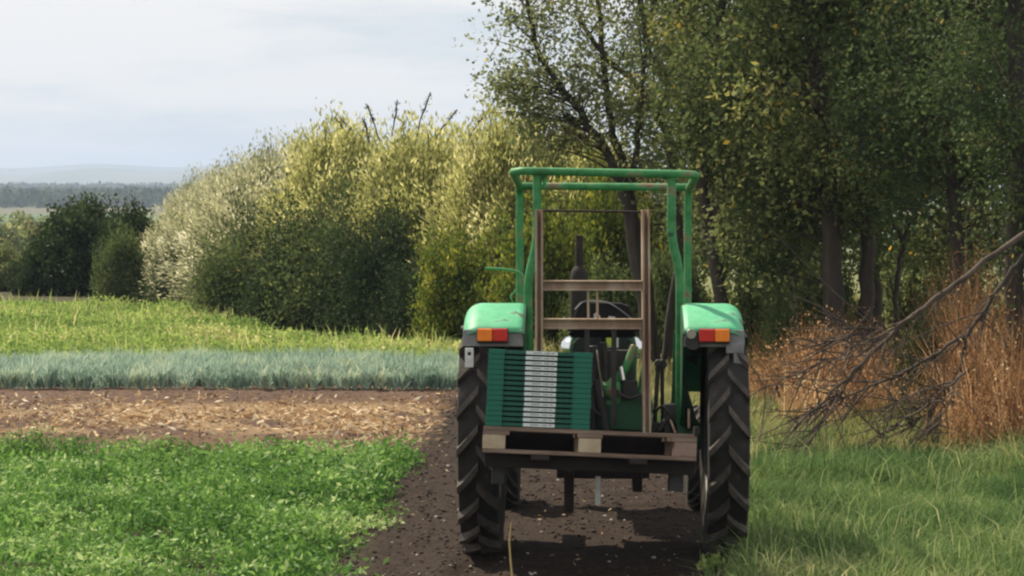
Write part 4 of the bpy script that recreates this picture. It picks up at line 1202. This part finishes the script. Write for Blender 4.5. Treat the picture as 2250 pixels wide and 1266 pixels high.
mb.lathe([(-.02, 0), (-.02, .03), (.02, .03), (.02, 0)], (.355, -.17, 1.175), 'Y', 12); mb.lathe([(-.02, 0), (-.02, .022), (.02, .022), (.02, 0)], (.33, -.22, 1.185), 'Y', 12)
mb.box((.40, -.28, .86), (.07, .07, .17)); mb.box((.36, -.25, .80), (.13, .06, .06))
mb.build('hydraulic_linkage', M['black'], tr, smooth=40, bevel=.004)
for p0, p1, r_ in (((.105, -.42, 1.18), (.12, -.42, 1.1), .015), ((.40, -.34, .86), (.43, -.34, .78), .016), ((.52, -.10, .90), (.52, -.10, .78), .018), ((-.04, -.43, 1.28), (.0, -.435, 1.0), .006)):
    mb = MB(); mb.tube([p0, p1], r_, 8); mb.build('control_lever', M['chrome'], tr, smooth=40)
mb = MB()
mb.tube(rounded([(-.05, -.4, 1.1), (-.11, -.44, .98), (-.03, -.45, .9), (.03, -.42, .85)], .06), .009, 8)
mb.tube(rounded([(.05, -.4, 1.06), (.15, -.44, .98), (.23, -.42, 1.02), (.25, -.3, .9)], .06), .009, 8)
mb.tube(rounded([(.3, -.3, .9), (.36, -.4, .95), (.42, -.4, .86), (.44, -.3, .8)], .06), .009, 8)
mb.build('hose', M['black'], tr, smooth=60)
# drawbar, lower links
mb = MB()
mb.tube([(-.03, -.9, .58), (-.03, -.9, .415)], .016, 10, mi=0)
mb.build('linch_pin', M['white'], tr, smooth=50)
mb = MB()
mb.box((-.20, -.6, .47), (.055, .3, .24)); mb.box((.20, -.55, .53), (.06, .3, .13)); mb.box((.0, -.45, .55), (.55, .1, .06))
mb.build('drawbar', M['rust_dark'], tr, bevel=.008)
# front axle
mb = MB(); mb.box((0, 2.15, .42), (1.0, .1, .1)); mb.box((0, 1.95, .55), (.3, .6, .25)); mb.build('axle', M['black'], tr, bevel=.01)
# foot steps
for sgn in (-1, 1):
    mb = MB(); mb.box((sgn * .48, .75, .52), (.14, .5, .015)); mb.box((sgn * .55, .95, .62), (.02, .03, .3)); mb.build('footboard', M['black'], tr)

# ------------------------------------------------------------------ fork mast carried on the tractor
TILT = R(6.0); ROLL = R(2.4)
Rt = Matrix.Rotation(ROLL, 4, 'Y') @ Matrix.Identity(4)
# fork frame origin (world): centre of pallet top front edge
D0 = 13.45
PC = at(1297, 945.5, D0)
fr = Matrix.Translation(PC) @ Matrix.Rotation(ROLL, 4, 'Y') @ Matrix.Rotation(-TILT, 4, 'X')
trM = Matrix.Translation(Vector((TX, TY, -0.012))) @ Matrix.Rotation(YAW, 4, 'Z')
mast = bpy.data.objects.new('fork_mast', None); mast.empty_display_size = .1; COL.objects.link(mast)
mast.parent = tr
mb_loc = trM.inverted() @ Vector((at(1300, 700, 14.38).x, 14.38, 0.55))
mast.location = mb_loc
org = trM @ mb_loc
def mloc(px, py, D, dx=0):
    w = at(px, py, D); q = (trM @ Matrix.Translation(mb_loc)).inverted() @ w
    return q
DM_ = 14.38
top_off = 0.10      # the mast leans forward with the forks
for pxt, pxb in ((1184.5, 1184.5), (1417, 1420)):
    mb = MB()
    a = mloc(pxb, 965, DM_); b_ = mloc(pxt, 461, DM_ + top_off)
    d = b_ - a; L = d.length; q = d.to_track_quat('Z', 'Y').to_matrix()
    c = (a + b_) / 2
    mb.box(c, (.046, .012, L), q); mb.box(c + q @ Vector((-.017, .03, 0)), (.012, .05, L * .998), q); mb.box(c + q @ Vector((.017, .03, 0)), (.012, .05, L * .998), q)
    mb.build('upright', M['rust'], mast, bevel=.002)
for (yy, hh_, mt) in ((627, 22, 'rust'), (711, 23, 'rust')):
    mb = MB()
    a = mloc(1193, yy, DM_ + .04); b_ = mloc(1411, yy + .5, DM_ + .04)
    c = (a + b_) / 2; L = (b_ - a).length; h_ = hh_ / 375
    mb.box(c, (L, .012, h_)); mb.box(c + Vector((0, -.022, h_ * .5 - .004)), (L * .995, .04, .008)); mb.box(c + Vector((0, -.022, -h_ * .5 + .004)), (L * .995, .04, .008))
    mb.build('cross_bar', M[mt], mast, bevel=.002)
mb = MB(); mb.tube([mloc(1190, 463, DM_ + .1), mloc(1414, 466, DM_ + .1)], .007, 8); mb.build('tie_rod', M['rust_dark'], mast, smooth=60)
mb = MB()
for x in (1293, 1313): mb.tube([mloc(x - 1, 637, DM_ + .02), mloc(x, 700, DM_ + .0)], .007, 8)
mb.build('guide_rod', M['rust'], mast, smooth=60)
mb = MB()
for x in (1290, 1349): mb.box((mloc(x, 720, DM_ + .04) + mloc(x, 940, DM_ + .03)) / 2, (.03, .03, .56))
mb.build('lift_cylinder', M['black'], mast, bevel=.004)
# forks and their beam, under the pallet
frM = (trM @ Matrix.Translation(mb_loc)).inverted() @ fr
def fbox(mb, c, d): mb.box(frM @ Vector(c), d, frM.to_3x3())
mb = MB(); fbox(mb, (0.01, .12, -.187), (1.165, .07, .075)); fbox(mb, (0.01, .70, -.18), (1.1, .07, .06)); fbox(mb, (0.0, .835, -.09), (1.1, .02, .14)); mb.build('carrying_beam', M['beam'], mast, bevel=.004)  # last plate is added to darken the gaps between the pallet blocks
for x in (-.27, .27):
    mb = MB(); fbox(mb, (x, .42, -.162), (.10, .9, .03)); fbox(mb, (x, .86, -.1), (.10, .03, .14)); mb.build('fork', M['rust_dark'], mast, bevel=.004)
for x in (-.495, .50):
    mb = MB(); fbox(mb, (x, .30, -.27), (.075, .2, .10)); mb.build('beam_foot', M['black'], mast, bevel=.004)
mb = MB(); fbox(mb, (.585, .02, .02), (.03, .06, .05)); mb.build('stop_block', M['rust_dark'], mast, bevel=.004)

# ------------------------------------------------------------------ pallet
pal = bpy.data.objects.new('pallet', None); pal.empty_display_size = .1; COL.objects.link(pal)
pal.matrix_world = fr
tag(pal, 'weathered wooden pallet held on the forks behind the tractor', 'pallet')
PW = 1.175
for i_, (y, w_) in enumerate([(.05, .10), (.24, .10), (.40, .145), (.56, .10), (.75, .10)]):
    MB().box((0, y, -.011), (PW + random.uniform(-.006, .006), w_, .022)).build('deck_board', M['wood'], pal, bevel=.002)
for x in (-PW / 2 + .0725, 0, PW / 2 - .0725):
    MB().box((x, .4, -.0335), (.145 if x else .14, .798, .0225)).build('stringer_board', M['wood'], pal, bevel=.002)
for yi, y in enumerate((.052, .4, .748)):
    for xi, x in enumerate((-PW / 2 + .062, .0, PW / 2 - .062)):
        mt = M['wood_red'] if xi == 2 else M['wood_pale']
        MB().box((x, y, -.0845), (.125, .098, .0785)).build('block', mt, pal, bevel=.004)
for y in (.052, .4, .748):
    MB().box((0, y, -.1345), (PW, .098, .021)).build('bottom_board', M['wood'], pal, bevel=.002)

# ------------------------------------------------------------------ folded crates, stacked
cw, cd, ch, pitch = .572, .385, .0268, .0283
def make_crate():
    root = bpy.data.objects.new('folded_crate', None); root.empty_display_size = .05; COL.objects.link(root)
    mb = MB()
    mb.box((0, cd / 2 + .004, 0), (cw - .01, cd - .012, ch * .82), mi=2)         # core
    mb.box((-cw / 2 + .045, .012, 0), (.09, .024, ch), mi=0); mb.box((cw / 2 - .052, .012, 0), (.104, .024, ch), mi=0)    # smooth end panels
    mb.box((-cw / 2 + .012, cd / 2, 0), (.024, cd - .03, ch), mi=0); mb.box((cw / 2 - .012, cd / 2, 0), (.024, cd - .03, ch), mi=0)
    mb.box((0, cd - .012, 0), (cw, .023, ch), mi=0)
    mb.box((0, .009, -.002), (cw - .19, .018, ch * .62), mi=1)
    for x in (-.165, -.135, .125, .155): mb.box((x, .006, 0), (.004, .012, ch * .9), mi=0)
    mb.build('shell', [M['crate'], M['crate_dark'], M['crate_gap']], root, bevel=.0015)
    mb = MB(); mb.box((0.006, .001, 0), (.174, .003, ch * .70)); mb.build('label_card', M['card'], root, bevel=.0008)
    mb = MB()
    for x, w_ in ((-.045, .003), (-.02, .04), (.03, .03), (.062, .018)):
        mb.box((x + .006, -.0012, .001), (w_, .0012, ch * (.5 if w_ < .01 else .16)))
    mb.build('print', M['grey'], root)
    return root
ordn = ['topmost', 'second from top', 'third from top', 'fourth from top', 'fifth from top', 'sixth from top', 'seventh from top', 'middle', 'seventh from bottom', 'sixth from bottom',
        'fifth from bottom', 'fourth from bottom', 'third from bottom', 'second from bottom', 'bottom']
proto = make_crate()
for k in range(15):
    if k == 0: c = proto
    else:
        c = proto.copy(); COL.objects.link(c)
        for ch_ in [q for q in proto.children]:
            d_ = ch_.copy(); COL.objects.link(d_); d_.parent = c
    zz = ch / 2 + k * pitch + .0015
    c.matrix_world = fr @ Matrix.Translation((-PW / 2 + cw / 2 + .012 + random.uniform(-.0015, .0015), .004 + random.uniform(0, .003), zz)) @ Matrix.Rotation(random.uniform(-.003, .003), 4, 'Z')
    tag(c, 'folded dark green crate with white label, %s in the pallet stack' % ordn[14 - k], 'crate', 'folded green crates stacked on the pallet')

# ------------------------------------------------------------------ single plants near the camera
pt = [at(1126, 1290, 13.9), at(1122, 1235, 13.9), at(1119, 1190, 13.9), at(1123, 1148, 13.9)]
z0 = float(ground_h(pt[0].x, 13.9)); pt[0].z = z0
o = tube_obj('dry_stalk', [q - Vector((pt[0].x, 13.9, 0)) for q in pt], [.007, .006, .005, .003], M['stalk'])
o.location = (pt[0].x, 13.9, 0); tag(o, 'single pale yellow dead stalk standing in the soil behind the left wheel', 'stalk')
def small_plant(px, py, D, label, h, r, mat, n=60):
    x = gX(px, D); z = float(ground_h(x, D))
    e = empty('weed_plant', (x, D, z)); tag(e, label, 'weed')
    P = rng.normal(0, r * .5, (n, 3)); P[:, 2] = rng.uniform(0.1, 1, n) * h
    V_, Q_ = leaf_geo(P, rng.uniform(.02, .045, n), .6)
    link('leaves', np_mesh('leaves', V_, Q_, None, mat, rng.uniform(.3, 1, n)), e)
    bs = Buf()
    for k in range(5):
        ee = rng.normal(0, r * .5, 3); ee[2] = h * rng.uniform(.6, 1)
        bs.add(*tube_np(qcurve(np.zeros(3), np.array([0, 0, h * .4]), ee, 4), [.003] * 4, 4))
    link('stem', bs.mesh('stem', mat), e)
small_plant(1570, 1240, 14.35, 'small green weed growing at the foot of the right rear wheel', .10, .08, M['weed'])
small_plant(1545, 1262, 14.1, 'tiny weed in the soil below the one at the right wheel', .05, .06, M['weed'], 30)
small_plant(1640, 1262, 14.1, 'small weed where the soil meets the grass verge', .07, .08, M['weed'], 40)

# ------------------------------------------------------------------ haze
bm = bmesh.new()
bmesh.ops.create_cube(bm, size=1.0)
me = bpy.data.meshes.new('haze'); bm.to_mesh(me); bm.free()
hz = bpy.data.objects.new('haze', me); COL.objects.link(hz)
hz.scale = (5400, 7200, 92); hz.location = (0, 3500, 36.5)
hm, t, o = node_mat('haze_air')
pv = t.nodes.new('ShaderNodeVolumePrincipled')
pv.inputs['Color'].default_value = (0.60, 0.74, 1.0, 1)
pv.inputs['Density'].default_value = 0.00028
pv.inputs['Anisotropy'].default_value = 0.2
t.links.new(pv.outputs[0], o.inputs['Volume'])
me.materials.append(hm)
tag(hz, 'pale blue haze over the distant plain', 'haze', kind='stuff')
